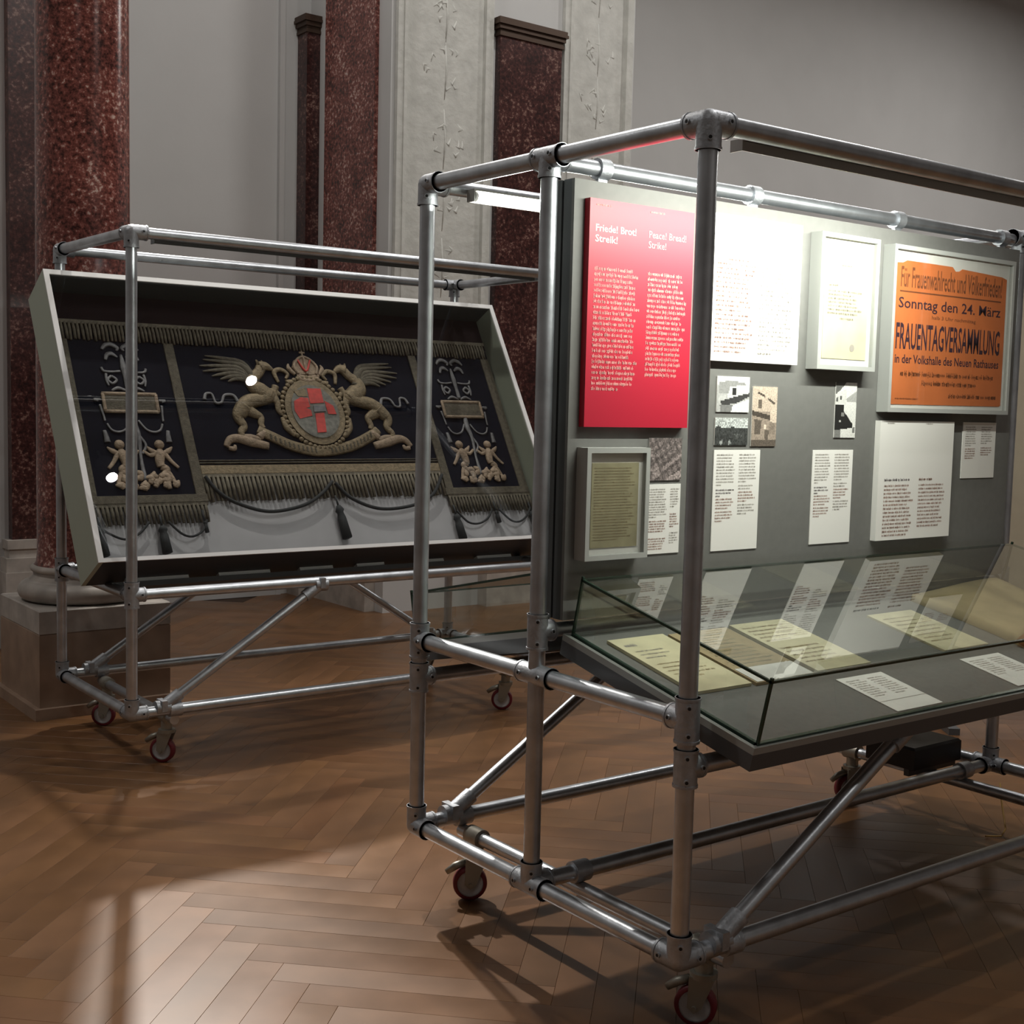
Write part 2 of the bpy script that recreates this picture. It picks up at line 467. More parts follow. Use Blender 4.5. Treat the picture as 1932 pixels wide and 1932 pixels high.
# red marble column
col = empty('column', (0.035, 4.02, 0))
tag(col, 'thick round speckled red marble column on square stone plinth', 'column')
p_ = MB(); p_.bbox((-0.30, -0.30, 0.0), (0.30, 0.30, 0.38), 0.006)
p_.build('plinth_block', BROWNST, col)
p_ = MB(); p_.bbox((-0.30, -0.30, 0.38), (0.30, 0.30, 0.485), 0.006); p_.build('plinth_cap', GREYM, col)
p_ = MB(); p_.box((-0.325, -0.325, 0.0), (0.325, 0.325, 0.05)); p_.build('plinth_foot', BROWNST, col)
prof = []
for k in range(13):
    a = -math.pi/2+math.pi*k/12
    prof.append((0.245+0.052*math.cos(a), 0.485+0.046+0.046*math.sin(a)))
prof += [(0.245, 0.582), (0.226, 0.60), (0.228, 0.615)]
for k in range(7):
    a = -math.pi/2+math.pi*k/6
    prof.append((0.225+0.016*math.cos(a), 0.632+0.016*math.sin(a)))
MB().lathe(prof, seg=48).build('torus_base', GREYM, col)
MB().lathe([(0.224, 0.648), (0.215, 0.66), (0.210, 0.70), (0.209, 1.8), (0.204, 3.2), (0.196, 4.6), (0.19, 5.6)], seg=56).build('shaft', REDM, col)
MB().lathe([(0.19, 5.6), (0.21, 5.63), (0.2, 5.66), (0.22, 5.8), (0.29, 6.05), (0.31, 6.1), (0.31, 6.2)], seg=40).box((-0.33, -0.33, 6.2), (0.33, 0.33, CEIL)).build('capital', BRONZE, col)

# ceiling lamps (out of view; two mirror in the tilted case's glass, the others are added fill)
def ceiling_lamp(i, x, y, power, rad, where):
    z = 6.0
    t = empty('ceiling_spotlight', (x, y, z))
    tag(t, 'round white ceiling spotlight '+where, 'lamp', 'ceiling spotlights of the hall')
    MB().lathe([(rad+0.02, 0.0), (rad+0.03, 0.05), (rad+0.03, 0.22), (0.03, 0.26)], seg=24).build('housing', WHITEMET, t)
    MB().tube((0, 0, 0.25), (0, 0, CEIL-z), 0.012, 10).build('stem', WHITEMET, t)
    l = bpy.data.lights.new('lamp_light', 'AREA'); l.shape = 'DISK'; l.size = 2*rad; l.energy = power; l.color = LAMP_COL
    lo = bpy.data.objects.new('lamp_light', l); lo.location = (0, 0, -0.006); link(lo, t)
for i, q in enumerate(CEILING_LAMPS):
    ceiling_lamp(i, *q)
for pos, tgt, power, ang, blend, lab in BEAMS:
    t = empty('beam_spotlight', pos)
    tag(t, lab, 'lamp')
    q_ = (Vector(tgt)-Vector(pos)).to_track_quat('-Z', 'Y')
    mm = q_.to_matrix()
    MB().tube(mm @ Vector((0, 0, 0.02)), mm @ Vector((0, 0, 0.22)), 0.08, 20).build('housing', BLACK, t)
    MB().tube(mm @ Vector((0, 0, 0.15)), (0, 0, CEIL-pos[2]), 0.014, 10).build('stem', BLACK, t)
    sl = bpy.data.lights.new('beam', 'SPOT'); sl.energy = power; sl.spot_size = math.radians(ang); sl.spot_blend = blend; sl.shadow_soft_size = 0.06; sl.color = (1, 0.94, 0.86)
    so = bpy.data.objects.new('beam', sl); so.rotation_mode = 'QUATERNION'; so.rotation_quaternion = q_; link(so, t)

# ------------------------------------------------------------------ pipe racks
PR = 0.0212
def pipe(parent, name, a, b, r=PR):
    return MB().tube(a, b, r, 20).build(name, STEEL, parent)

def fitting(parent, p, dirs, ln=0.058, r=0.0275, name='fitting'):
    m = MB(); p = Vector(p)
    m.ball(p, r, 16, 8)
    for d in dirs:
        d = Vector(d).normalized()
        m.tube(p, p+d*ln, r, 18)
        m.tube(p+d*(ln-0.006), p+d*ln, r+0.0016, 18)
        x, y = perp(d)
        side = Vector((-0.62, -0.78, 0.05)); side -= d*side.dot(d); side.normalize()
        c = p+d*ln*0.62+side*(r-0.002)
        m.tube(c, c+side*0.006, 0.0062, 8)
        m.tube(c+side*0.0061, c+side*0.0064, 0.004, 8, m=1)
    return m.build(name, [CAST, SCREW], parent)

def ring(parent, p, axis, ln=0.036, r=0.0285, name='clip_ring', tab=None):
    m = MB(); p = Vector(p); a = Vector(axis).normalized()
    m.tube(p-a*ln/2, p+a*ln/2, r, 18)
    if tab: m.box((p.x-ln*0.4, p.y-0.006, p.z-tab), (p.x+ln*0.4, p.y+0.006, p.z-0.02))
    return m.build(name, CAST, parent)

def brace(parent, a, b):
    a, b = Vector(a), Vector(b); d = (b-a).normalized()
    pipe(parent, 'brace', a+d*0.03, b-d*0.03, 0.019)
    for p, s in ((a, 1), (b, -1)):
        m = MB()
        m.tube(p-Vector((0.028, 0, 0)), p+Vector((0.028, 0, 0)), 0.0278, 18)
        m.tube(p+d*s*0.012, p+d*s*0.085, 0.0245, 16)
        m.box((p.x-0.011, p.y-0.03, p.z-0.012), (p.x+0.011, p.y+0.03, p.z+0.03))
        m.build('swivel_fitting', CAST, parent)

def castor(parent, x, y, zr, ang, zf=-FZ):
    """castor under a rail at height zr; wheel axis points along ang"""
    c = MB()
    c.tube((x, y-0.03, zr), (x, y+0.03, zr), 0.028, 18)
    c.tube((x, y, zr-0.02), (x, y, zr-0.052), 0.022, 16)
    c.tube((x, y, zr-0.052), (x, y, zr-0.066), 0.033, 18)
    ax = Vector((math.cos(ang), math.sin(ang), 0)); tr = Vector((-ax.y, ax.x, 0))
    wc = Vector((x, y, zf+0.05))-tr*0.016
    for s in (-1, 1):
        o = ax*s*0.0225
        top = Vector((x, y, zr-0.062))
        pts = [top+o-tr*0.03, top+o+tr*0.03, wc+o+tr*0.017, wc+o-Vector((0, 0, 0.014)), wc+o-tr*0.017]
        n = len(pts); th = ax*0.0025
        c.add([q-th for q in pts]+[q+th for q in pts], [tuple(range(n-1, -1, -1)), tuple(range(n, 2*n))]+[(i, (i+1) % n, n+(i+1) % n, n+i) for i in range(n)])
    c.tube(wc-ax*0.03, wc+ax*0.03, 0.006, 10)
    cc = c.build('castor', ZINC, parent)
    R = Matrix((ax, tr, Vector((0, 0, 1)))).transposed()      # ax->x
    def lath(prof, seg=28):
        m = MB(); vs = []; fs = []
        for r_, h in prof:
            for k in range(seg):
                t_ = 2*math.pi*k/seg
                vs.append(wc+R @ Vector((h, r_*math.cos(t_), r_*math.sin(t_))))
        for i in range(len(prof)-1):
            for k in range(seg):
                fs.append((i*seg+k, i*seg+(k+1) % seg, (i+1)*seg+(k+1) % seg, (i+1)*seg+k))
        m.add(vs, fs, True); return m
    lath([(0.038, -0.016), (0.047, -0.016), (0.05, -0.010), (0.05, 0.010), (0.047, 0.016), (0.038, 0.016)]).build('tyre', RUBRED, cc)
    lath([(0.0, -0.019), (0.012, -0.019), (0.014, -0.012), (0.034, -0.012), (0.0385, -0.015), (0.0385, 0.015), (0.034, 0.012), (0.014, 0.012), (0.012, 0.019), (0.0, 0.019)]).build('wheel_hub', HUB, cc)
    b = MB()
    q = Vector((x, y, zr-0.075))-tr*0.03
    b.path([q, q-tr*0.03-Vector((0, 0, 0.012)), q-tr*0.055-Vector((0, 0, 0.03))], [0.011, 0.012, 0.009], 8)
    b.build('brake_pedal', ZINC, cc)
    return cc

HT, HB = 2.0, 0.19
# ---- front rack
LA, DM, DA, HM = 2.036, 0.5326, 1.0705, 0.7282
A = empty('pipe_rack', (0, 0, FZ))
tag(A, 'large foreground rack of galvanised scaffold pipes on castors, carrying grey poster board', 'rack')
for u in (0, LA):
    for v in (0, DM, DA):
        pipe(A, 'post', (u, v, HB), (u, v, HT))
    for z in (HB, HM, HT):
        pipe(A, 'end_rail', (u, 0, z), (u, DA, z))
for v in (0, DM, DA):
    pipe(A, 'long_rail', (0, v, HB), (LA, v, HB))
for v in (0, DA):
    pipe(A, 'long_rail', (0, v, HT), (LA, v, HT))
pipe(A, 'board_rail', (0.03, DM, 1.992), (LA-0.03, DM, 1.992), 0.0195)
pipe(A, 'tray_back_rail', (0.0, DM, 0.838), (LA, DM, 0.838), 0.0185)
for v in (0, DA):
    pipe(A, 'tray_front_rail', (0.0, v, 0.622), (LA, v, 0.622))
for u in (0.16, LA-0.16):
    pipe(A, 'castor_rail', (u, 0.0, 0.146), (u, DA, 0.146), 0.019)
for u, s in ((0, 1), (LA, -1)):
    e = (s, 0, 0)
    fitting(A, (u, 0, HT), [e, (0, 1, 0), (0, 0, -1)]); fitting(A, (u, DA, HT), [e, (0, -1, 0), (0, 0, -1)])
    fitting(A, (u, DM, HT), [(0, 1, 0), (0, -1, 0), (0, 0, -1), e], 0.05)
    fitting(A, (u, 0, HB), [e, (0, 1, 0), (0, 0, 1)]); fitting(A, (u, DA, HB), [e, (0, -1, 0), (0, 0, 1)])
    fitting(A, (u, DM, HB), [(0, 1, 0), (0, -1, 0), (0, 0, 1), e])
    fitting(A, (u, 0, HM), [(0, 1, 0), (0, 0, 1), (0, 0, -1)], 0.05); fitting(A, (u, DA, HM), [(0, -1, 0), (0, 0, 1), (0, 0, -1)], 0.05)
    fitting(A, (u, DM, HM), [(0, 1, 0), (0, -1, 0)], 0.062, 0.0265)
    fitting(A, (u, DM, 0.838), [e, (0, 0, 1), (0, 0, -1)], 0.045, 0.0265)
    for v in (0, DA):
        fitting(A, (u, v, 0.622), [e, (0, 0, 1), (0, 0, -1)], 0.042, 0.0268)
for v in (0.0, DM, DA):
    for u in (0.16, LA-0.16):
        ring(A, (u, v, HB), (1, 0, 0), 0.05, name='crossover_clamp')
for u in (0.166, 0.717, 1.361, 1.924):
    ring(A, (u, DM, 1.992), (1, 0, 0), 0.036, 0.0265, 'board_clip', 0.0385)
brace(A, (0.118, 0, HB+0.012), (0.80, 0, 0.61)); brace(A, (0.118, DA, HB+0.012), (0.80, DA, 0.61))
castor(A, 0.16, 0.075, 0.146, math.radians(215)); castor(A, 0.16, DA-0.075, 0.146, math.radians(238))
castor(A, LA-0.16, 0.075, 0.146, math.radians(200)); castor(A, LA-0.16, DA-0.075, 0.146, math.radians(250))

# ---- left rear rack
LB, DB, HMB = 2.007, 0.825, 0.6477
BX, BY = -0.2197, 2.7265
B = empty('pipe_rack', (BX, BY, FZ))
tag(B, 'rear left rack of galvanised scaffold pipes, holding the tilted textile case', 'rack')
for u in (0, LB):
    for v in (0, DB):
        pipe(B, 'post', (u, v, HB), (u, v, HT))
    for z in (HB, HMB, HT):
        pipe(B, 'end_rail', (u, 0, z), (u, DB, z))
for v in (0, DB):
    for z, nm in ((HB, 'long_rail'), (HMB, 'long_rail'), (HT, 'long_rail')):
        pipe(B, nm, (0, v, z), (LB, v, z))
for u in (0.17, LB-0.17):
    pipe(B, 'castor_rail', (u, 0.0, 0.146), (u, DB, 0.146), 0.019)
for u, s in ((0, 1), (LB, -1)):
    e = (s, 0, 0)
    fitting(B, (u, 0, HT), [e, (0, 1, 0), (0, 0, -1)]); fitting(B, (u, DB, HT), [e, (0, -1, 0), (0, 0, -1)])
    fitting(B, (u, 0, HB), [e, (0, 1, 0), (0, 0, 1)]); fitting(B, (u, DB, HB), [e, (0, -1, 0), (0, 0, 1)])
    fitting(B, (u, 0, HMB), [e, (0, 1, 0), (0, 0, 1), (0, 0, -1)], 0.05); fitting(B, (u, DB, HMB), [e, (0, -1, 0), (0, 0, 1), (0, 0, -1)], 0.05)
for v in (0.0, DB):
    for u in (0.17, LB-0.17):
        ring(B, (u, v, HB), (1, 0, 0), 0.05, name='crossover_clamp')
brace(B, (0.12, 0, HB+0.012), (0.80, 0, HMB-0.012)); brace(B, (0.12, DB, HB+0.012), (0.80, DB, HMB-0.012))
brace(B, (LB-0.12, DB, HB+0.012), (LB-0.80, DB, HMB-0.012))
castor(B, 0.17, 0.08, 0.146, math.radians(225)); castor(B, 0.17, DB-0.075, 0.146, math.radians(235))
castor(B, LB-0.17, 0.08, 0.146, math.radians(230)); castor(B, LB-0.17, DB-0.075, 0.146, math.radians(215))

# ------------------------------------------------------------------ LED fixtures under the top rails
def led(label, x0, x1, y, z, facing, on=True, tr=0.007, lip=0.026):
    """facing = +1: shines towards +y and down, -1: towards -y and down"""
    t = empty('led_fixture', (x0, y, z))
    tag(t, label, 'light fixture')
    L_ = x1-x0
    h = MB()
    th = 0.003
    h.box((0, -0.018, -0.005), (L_, 0.018, 0.0))                       # top of channel
    ys = -0.018 if facing > 0 else 0.015
    h.box((0, ys, -lip), (L_, ys+th, 0.0))
    h.box((-0.004, -0.018, -lip), (0, 0.018, 0.0)); h.box((L_, -0.018, -lip), (L_+0.004, 0.018, 0.0))
    h.build('channel', TRAYRIM if on else TRAY, t)
    MB().tube((0.012, 0.004*facing, -0.006-tr), (L_-0.012, 0.004*facing, -0.006-tr), tr, 12).build('led_tube', LEDM if on else WHITEMET, t)
    for x in (0.004, L_-0.012):
        MB().tube((x, 0.004*facing, -0.006-tr), (x+0.008, 0.004*facing, -0.006-tr), tr+0.0005, 12).build('end_cap', WHITEMET, t)
    for x in (0.12, L_-0.12):
        MB().box((x-0.01, -0.0186, 0.0), (x+0.01, 0.0186, 0.004)).build('clip', CAST, t)
    if on:
        l = bpy.data.lights.new('led_light', 'AREA'); l.shape = 'RECTANGLE'; l.size = L_-0.03; l.size_y = 0.02; l.energy = LED_POWER; l.color = (0.97, 1.0, 0.90)
        lo = bpy.data.objects.new('led_light', l)
        lo.location = (L_/2, (0.006+tr)*facing, -0.007-tr)
        d = Vector((0, 0.90*facing, -0.436)); l.spread = math.radians(150)
        lo.rotation_mode = 'QUATERNION'; lo.rotation_quaternion = d.to_track_quat('-Z', 'Y' if False else 'X')
        lo.rotation_quaternion = Matrix((Vector((1, 0, 0)), (-d).cross(Vector((1, 0, 0))), -d)).transposed().to_quaternion()
        link(lo, t)
    return t
led('slim dark light channel under the foreground rack\'s front top rail', 0.13, 1.31, 0.040, HT+FZ-0.012, 1)
led('glowing white light tube under the foreground rack\'s far top rail', 0.12, 1.30, DA-0.040, HT+FZ-0.004, -1, True, 0.013, 0.034)
led('unlit light channel under the rear rack\'s front top rail', BX+0.10, BX+1.9, BY+0.040, HT+FZ-0.006, 1, False)

# ------------------------------------------------------------------ text helpers
def text_mesh(s, x, y, width, height, z=0.0, bold=0.0, align='L', mb=None):
    """outline lettering fitted to width x height (height = full ink height), returned as (verts, faces)"""
    c = bpy.data.curves.new('t', 'FONT')
    c.body = s; c.size = 1.0; c.offset = bold; c.resolution_u = 2
    o = bpy.data.objects.new('t', c)
    COL.objects.link(o)
    dg = bpy.context.evaluated_depsgraph_get()
    me = o.evaluated_get(dg).to_mesh()
    vs = [tuple(v.co) for v in me.vertices]
    fs = [tuple(p.vertices) for p in me.polygons]
    o.evaluated_get(dg).to_mesh_clear()
    bpy.data.objects.remove(o); bpy.data.curves.remove(c)
    xs = [v[0] for v in vs]; ys = [v[1] for v in vs]
    x0, x1, y0, y1 = min(xs), max(xs), min(ys), max(ys)
    kx = width/(x1-x0); ky = height/(y1-y0)
    if align == 'C': x -= width/2
    if align == 'R': x -= width
    mb.add([(x+(v[0]-x0)*kx, y+(v[1]-y0)*ky, z) for v in vs], fs)

def words(mb, x, y, width, xh, z, rnd, fill=1.0, asc=0.35):
    """one line of illegible print: words of small upright letter strokes; y = baseline"""
    end = x+width*fill
    lw = xh*0.62
    while x < end-lw*2:
        n = rnd.randint(2, 9)
        for k in range(n):
            if x+lw > end: break
            h = xh*(1.4 if rnd.random() < asc else 1.0)
            b = -xh*0.35 if rnd.random() < 0.1 else 0
            st = lw*0.30
            if rnd.random() < 0.55:
                mb.quad(x, y+b, x+st, y+h, z); mb.quad(x+lw*0.55, y, x+lw*0.55+st, y+xh, z)
                mb.quad(x, y+xh*0.78 if rnd.random() < .5 else y, x+lw*0.7, y+xh*(1.0) if rnd.random() < .5 else y+xh*0.25, z)
            else:
                mb.quad(x, y+b, x+st*1.1, y+h, z); mb.quad(x, y+xh*0.4, x+lw*0.8, y+xh*0.62, z)
            x += lw*1.08
        x += lw*0.75

def block(mb, x, y_top, width, n, pitch, xh, z, seed, last=0.6, fills=None):
    rnd = random.Random(seed)
    for i in range(n):
        f = (last if i == n-1 else 0.8+0.2*rnd.random()) if fills is None else fills[i]
        words(mb, x, y_top-i*pitch-xh, width, xh, z, rnd, f)

RB = (math.pi/2, 0, 0)
BV = 0.49                         # front plane of the board

# ------------------------------------------------------------------ grey display board of the front rack
bd = empty('display_board', (0.045, BV, 0.868+FZ), RB)
tag(bd, 'tall grey display board lit from above, hung in the foreground rack', 'display board')
BW, BH = 1.925, 1.084
MB().box((0, 0, -0.010), (BW, BH, 0)).build('front_sheet', BOARD, bd)
MB().box((0, 0, -0.040), (BW, BH, -0.010)).build('edge_batten', BOARDEDGE, bd)
MB().box((0.006, 0.006, -0.048), (BW-0.006, BH-0.006, -0.040)).build('core', BLACK, bd)
MB().box((0, 0, -0.072), (BW, BH, -0.048)).build('edge_batten', BOARDEDGE, bd)
MB().box((0, 0, -0.082), (BW, BH, -0.072)).build('back_sheet', BOARD, bd)

def sheet(name, label, cat, u0, z0, u1, z1, th, m, v=BV, edge=None, group=None):
    t = empty(name, (u0, v, z0+FZ), RB)
    tag(t, label, cat, group)
    MB().box((0, 0, 0.0005), (u1-u0, z1-z0, th)).build('card', [m], t)
    return t, u1-u0, z1-z0, th+0.0006

# red text panel
t, W, H, Z = sheet('information_poster', 'red exhibition text panel with pale German and English columns', 'poster', 0.079, 1.351, 0.434, 1.907, 0.02, RED)
m = MB()
text_mesh('Friede! Brot!', 0.020, H-0.078, 0.133, 0.0175, Z, 0.009, mb=m)
text_mesh('Streik!', 0.019, H-0.1035, 0.072, 0.0175, Z, 0.009, mb=m)
m.build('heading', INKWW, t)
m = MB()
text_mesh('Peace! Bread!', 0.197, H-0.078, 0.130, 0.0175, Z, 0.003, mb=m)
text_mesh('Strike!', 0.196, H-0.1035, 0.061, 0.0175, Z, 0.003, mb=m)
m.build('heading', INKP, t)
m = MB(); block(m, 0.019, H-0.165, 0.153, 23, 0.01335, 0.0064, Z, 3, 0.6); block(m, 0.197, H-0.165, 0.142, 20, 0.01335, 0.0064, Z, 4, 0.8)
words(m, 0.02, H-0.016, 0.05, 0.0035, Z, random.Random(5)); words(m, 0.2, H-0.016, 0.05, 0.0035, Z, random.Random(6))
m.build('body_text', INKW, t)

# white text panel
t, W, H, Z = sheet('information_poster', 'large white text panel with faint columns, between red panel and framed letter', 'poster', 0.503, 1.531, 0.858, 1.918, 0.02, PAPERW)
m = MB(); block(m, 0.02, H-0.115, 0.15, 21, 0.0122, 0.0052, Z, 13, 0.7); m.build('body_text', INKR, t)
m = MB(); block(m, 0.19, H-0.127, 0.14, 20, 0.0122, 0.0052, Z, 14, 0.4); m.build('body_text', INKG, t)

def framed(label, u0, z0, u1, z1, depth=0.042, fw=0.013, matm=PAPERW):
    t = empty('framed_document', (u0, BV, z0+FZ), RB); tag(t, label, 'framed document')
    W, H = u1-u0, z1-z0
    f = MB()
    f.box((0, 0, 0.0005), (fw, H, depth)); f.box((W-fw, 0, 0.0005), (W, H, depth))
    f.box((fw, 0, 0.0005), (W-fw, fw, depth)); f.box((fw, H-fw, 0.0005), (W-fw, H, depth))
    f.build('frame', FRAMEG, t)
    MB().box((fw, fw, 0.0005), (W-fw, H-fw, depth-0.014)).build('mount', matm, t)
    MB().box((fw, fw, depth-0.007), (W-fw, H-fw, depth-0.004)).build('glass_pane', GLASS, t)
    return t, W, H, depth-0.014
# framed cream letter
t, W, H, Z = framed('grey framed cream typed letter, beside the framed orange poster', 0.917, 1.523, 1.178, 1.908)
MB().box((0.032, 0.032, Z), (W-0.032, H-0.022, Z+0.002)).build('letter', PAPERC, t)
m = MB()
block(m, 0.05, H-0.142, 0.15, 1, 0.011, 0.005, Z+0.0026, 21, .3); block(m, 0.05, H-0.158, 0.155, 7, 0.0105, 0.0055, Z+0.0026, 22, .9); block(m, 0.105, H-0.235, 0.07, 1, 0.01, 0.0055, Z+0.0026, 23, .9)
m.tube((0.125, H-0.06, Z+0.002), (0.125, H-0.06, Z+0.0027), 0.009, 12); block(m, 0.105, H-0.085, 0.045, 1, .01, .004, Z+0.0026, 24, 1)
m.tube((0.165, 0.065, Z+0.002), (0.165, 0.065, Z+0.0027), 0.011, 12)
m.build('typed_text', INKG, t)
# framed orange poster
t, W, H, Z = framed('large grey framed orange poster with dark German lettering', 1.248, 1.406, 1.886, 1.904)
ox0, ox1, oy0, oy1 = 0.028, W-0.028, 0.024, H-0.042
OW, OH = ox1-ox0, oy1-oy0
poly = [(ox0, oy0), (ox1-0.01, oy0+0.002), (ox1, oy0+0.006), (ox1-0.002, oy1-0.018), (ox1-0.03, oy1-0.012), (ox0+OW*0.57, oy1-0.004), (ox0+OW*0.545, oy1-0.012), (ox0+OW*0.51, oy1-0.014), (ox0+OW*0.48, oy1-0.001), (ox0+0.05, oy1), (ox0+0.03, oy1-0.008), (ox0, oy1-0.009)]
po = MB().prism(poly, Z, Z+0.002).build('poster', ORANGE, t)
zt = Z+0.0026
def oy(fr): return oy1-OH*fr
m = MB()
text_mesh('Für Frauenwahlrecht und Völkerfrieden!', ox0+0.022, oy(0.185), OW-0.05, OH*0.145, zt, 0.010, mb=m)
m.box((ox0+0.02, oy(0.218), Z+0.0021), (ox1-0.03, oy(0.208), zt))
text_mesh('halb 3 Uhr nachmittag', (ox0+ox1)/2+0.01, oy(0.398), OW*0.40, OH*0.034, zt, 0.004, 'C', mb=m)
m.build('printed_text', INKB, t)
m = MB()
text_mesh('Sonntag den 24. März', ox0+0.016, oy(0.352), OW-0.045, OH*0.098, zt, 0.008, mb=m)
text_mesh('FRAUENTAGVERSAMMLUNG', ox0+0.010, oy(0.615), OW-0.035, OH*0.185, zt, 0.014, mb=m)
text_mesh('in der Volkshalle des Neuen Rathauses', ox0+0.010, oy(0.712), OW-0.035, OH*0.062, zt, 0.012, mb=m)
m.build('printed_text', INK, t)
m = MB(); rnd = random.Random(31)
words(m, ox0+0.04, oy(0.80), OW-0.09, 0.0115, zt, rnd); words(m, ox0+0.15, oy(0.862), OW*0.5, 0.0115, zt, rnd); words(m, ox0+OW*0.5, oy(0.945), OW*0.46, 0.0105, zt, rnd); words(m, ox0+0.02, oy(0.965), OW*0.2, 0.004, zt, rnd)
m.build('printed_text', INKB, t)
# small framed aged document
t, W, H, Z = framed('small grey framed aged olive document low on the board, under the red panel', 0.0755, 1.019, 0.286, 1.30)
MB().box((0.026, 0.03, Z), (W-0.028, H-0.038, Z+0.002)).build('document', PAPERO, t)
m = MB(); block(m, 0.034, H-0.05, W-0.068, 26, 0.0072, 0.0028, Z+0.0024, 41, .6); m.build('typed_text', PAPERT, t)

# text sheets
def text_sheet(label, u0, z0, u1, z1, spec, th=0.003):
    t, W, H, Z = sheet('text_sheet', label, 'text sheet', u0, z0, u1, z1, th, PAPERW)
    for k, (x, y, w_, n, p_, xh, seed, last, im) in enumerate(spec):
        m = MB(); block(m, x*W, H-y, w_*W, n, p_, xh, Z, seed, last); m.build('printed_text', im, t)
    return t
c1, c2 = 0.06, 0.54
text_sheet('white two-column text sheet beside the small framed document', 0.311, 1.02, 0.435, 1.203,
           [(0.06, 0.012, 0.58, 12, 0.0066, 0.0030, 51, .5, INKG), (0.06, 0.096, 0.58, 5, 0.0066, 0.0032, 52, .8, INKR), (0.06, 0.142, 0.58, 5, 0.0066, 0.0032, 53, .8, INKR), (0.70, 0.012, 0.27, 8, 0.0066, 0.003, 54, .5, INKG), (0.70, 0.078, 0.27, 6, 0.0066, 0.0032, 55, .5, INKR), (0.70, 0.128, 0.27, 5, 0.0066, 0.003, 56, .5, INKG)])
def narrow(label, u0, z0, u1, z1, sd):
    text_sheet(label, u0, z0, u1, z1,
               [(0.06, 0.012, 0.40, 11, 0.0082, 0.0034, sd, .3, INKG), (0.06, 0.108, 0.40, 3, 0.0082, 0.0036, sd+1, .25, INK), (0.06, 0.133, 0.40, 4, 0.0082, 0.0036, sd+2, .7, INKR), (0.06, 0.168, 0.40, 4, 0.0082, 0.0036, sd+3, .4, INKR),
                (0.54, 0.012, 0.40, 10, 0.0082, 0.0034, sd+4, .5, INKG), (0.54, 0.097, 0.40, 2, 0.0082, 0.0036, sd+5, .7, INKG), (0.54, 0.115, 0.40, 4, 0.0082, 0.0036, sd+6, .5, INKR), (0.54, 0.15, 0.40, 4, 0.0082, 0.0034, sd+7, .5, INKG)])
narrow('narrow white text sheet under the sepia street photograph', 0.5565, 1.016, 0.739, 1.292, 61)
narrow('narrow white text sheet under the tall black-and-white photograph', 0.963, 1.0155, 1.145, 1.291, 71)
text_sheet('large white text sheet under the orange poster, blank in its upper half', 1.248, 1.0145, 1.6235, 1.3795,
           [(0.08, 0.178, 0.38, 1, 0.012, 0.0062, 81, .9, INK), (0.08, 0.196, 0.40, 14, 0.0117, 0.0052, 82, .8, INKR), (0.54, 0.178, 0.38, 1, 0.012, 0.006, 83, .5, INKB), (0.54, 0.196, 0.38, 12, 0.0117, 0.005, 84, .8, INKR), (0.09, 0.006, 0.1, 1, .01, .0035, 85, 1, INKG), (0.6, 0.006, 0.1, 1, .01, .0035, 86, 1, INKG)], 0.02)
text_sheet('small white text sheet at the board\'s right edge under the orange poster', 1.698, 1.197, 1.884, 1.379,
           [(0.08, 0.014, 0.36, 9, 0.0075, 0.0034, 91, .5, INKG), (0.08, 0.085, 0.36, 5, 0.0075, 0.0036, 92, .7, INKR), (0.55, 0.014, 0.36, 8, 0.0075, 0.0034, 93, .5, INKG), (0.55, 0.082, 0.36, 4, 0.0075, 0.0034, 94, .7, INKR)])

# photographs: prints drawn as colour fields on a fine grid
def inpoly(x, y, P):
    c = False; j = len(P)-1
    for i in range(len(P)):
        if (P[i][1] > y) != (P[j][1] > y) and x < (P[j][0]-P[i][0])*(y-P[i][1])/(P[j][1]-P[i][1])+P[i][0]: c = not c
        j = i
    return c
def photo(label, u0, z0, u1, z1, base, shapes, tint, n=34, noise=0.12, seed=0):
    t, W, H, Z = sheet('photograph', label, 'photograph', u0, z0, u1, z1, 0.003, PAPERW)
    nx = n; ny = max(8, int(n*H/W)); rnd = random.Random(seed)
    m = MB(); cols = []
    for j in range(ny):
        for i in range(nx):
            x, y = (i+.5)/nx, 1-(j+.5)/ny       # y measured downwards from top = 1-...
            yy = (j+.5)/ny
            g = base(x, 1-yy)
            for P, val in shapes:
                if inpoly(x, 1-yy, P): g = val
            g = max(0.01, min(0.95, g*(1+noise*(rnd.random()*2-1))))
            cols.append(g)
            m.quad(W*i/nx, H*(j)/ny, W*(i+1)/nx, H*(j+1)/ny, Z)
    o = m.build('print', PHOTO, t)
    at = o.data.color_attributes.new('Col', 'FLOAT_COLOR', 'CORNER')
    for k, g in enumerate(cols):
        for c in range(4): at.data[4*k+c].color = (g*tint[0], g*tint[1], g*tint[2], 1)
    return t
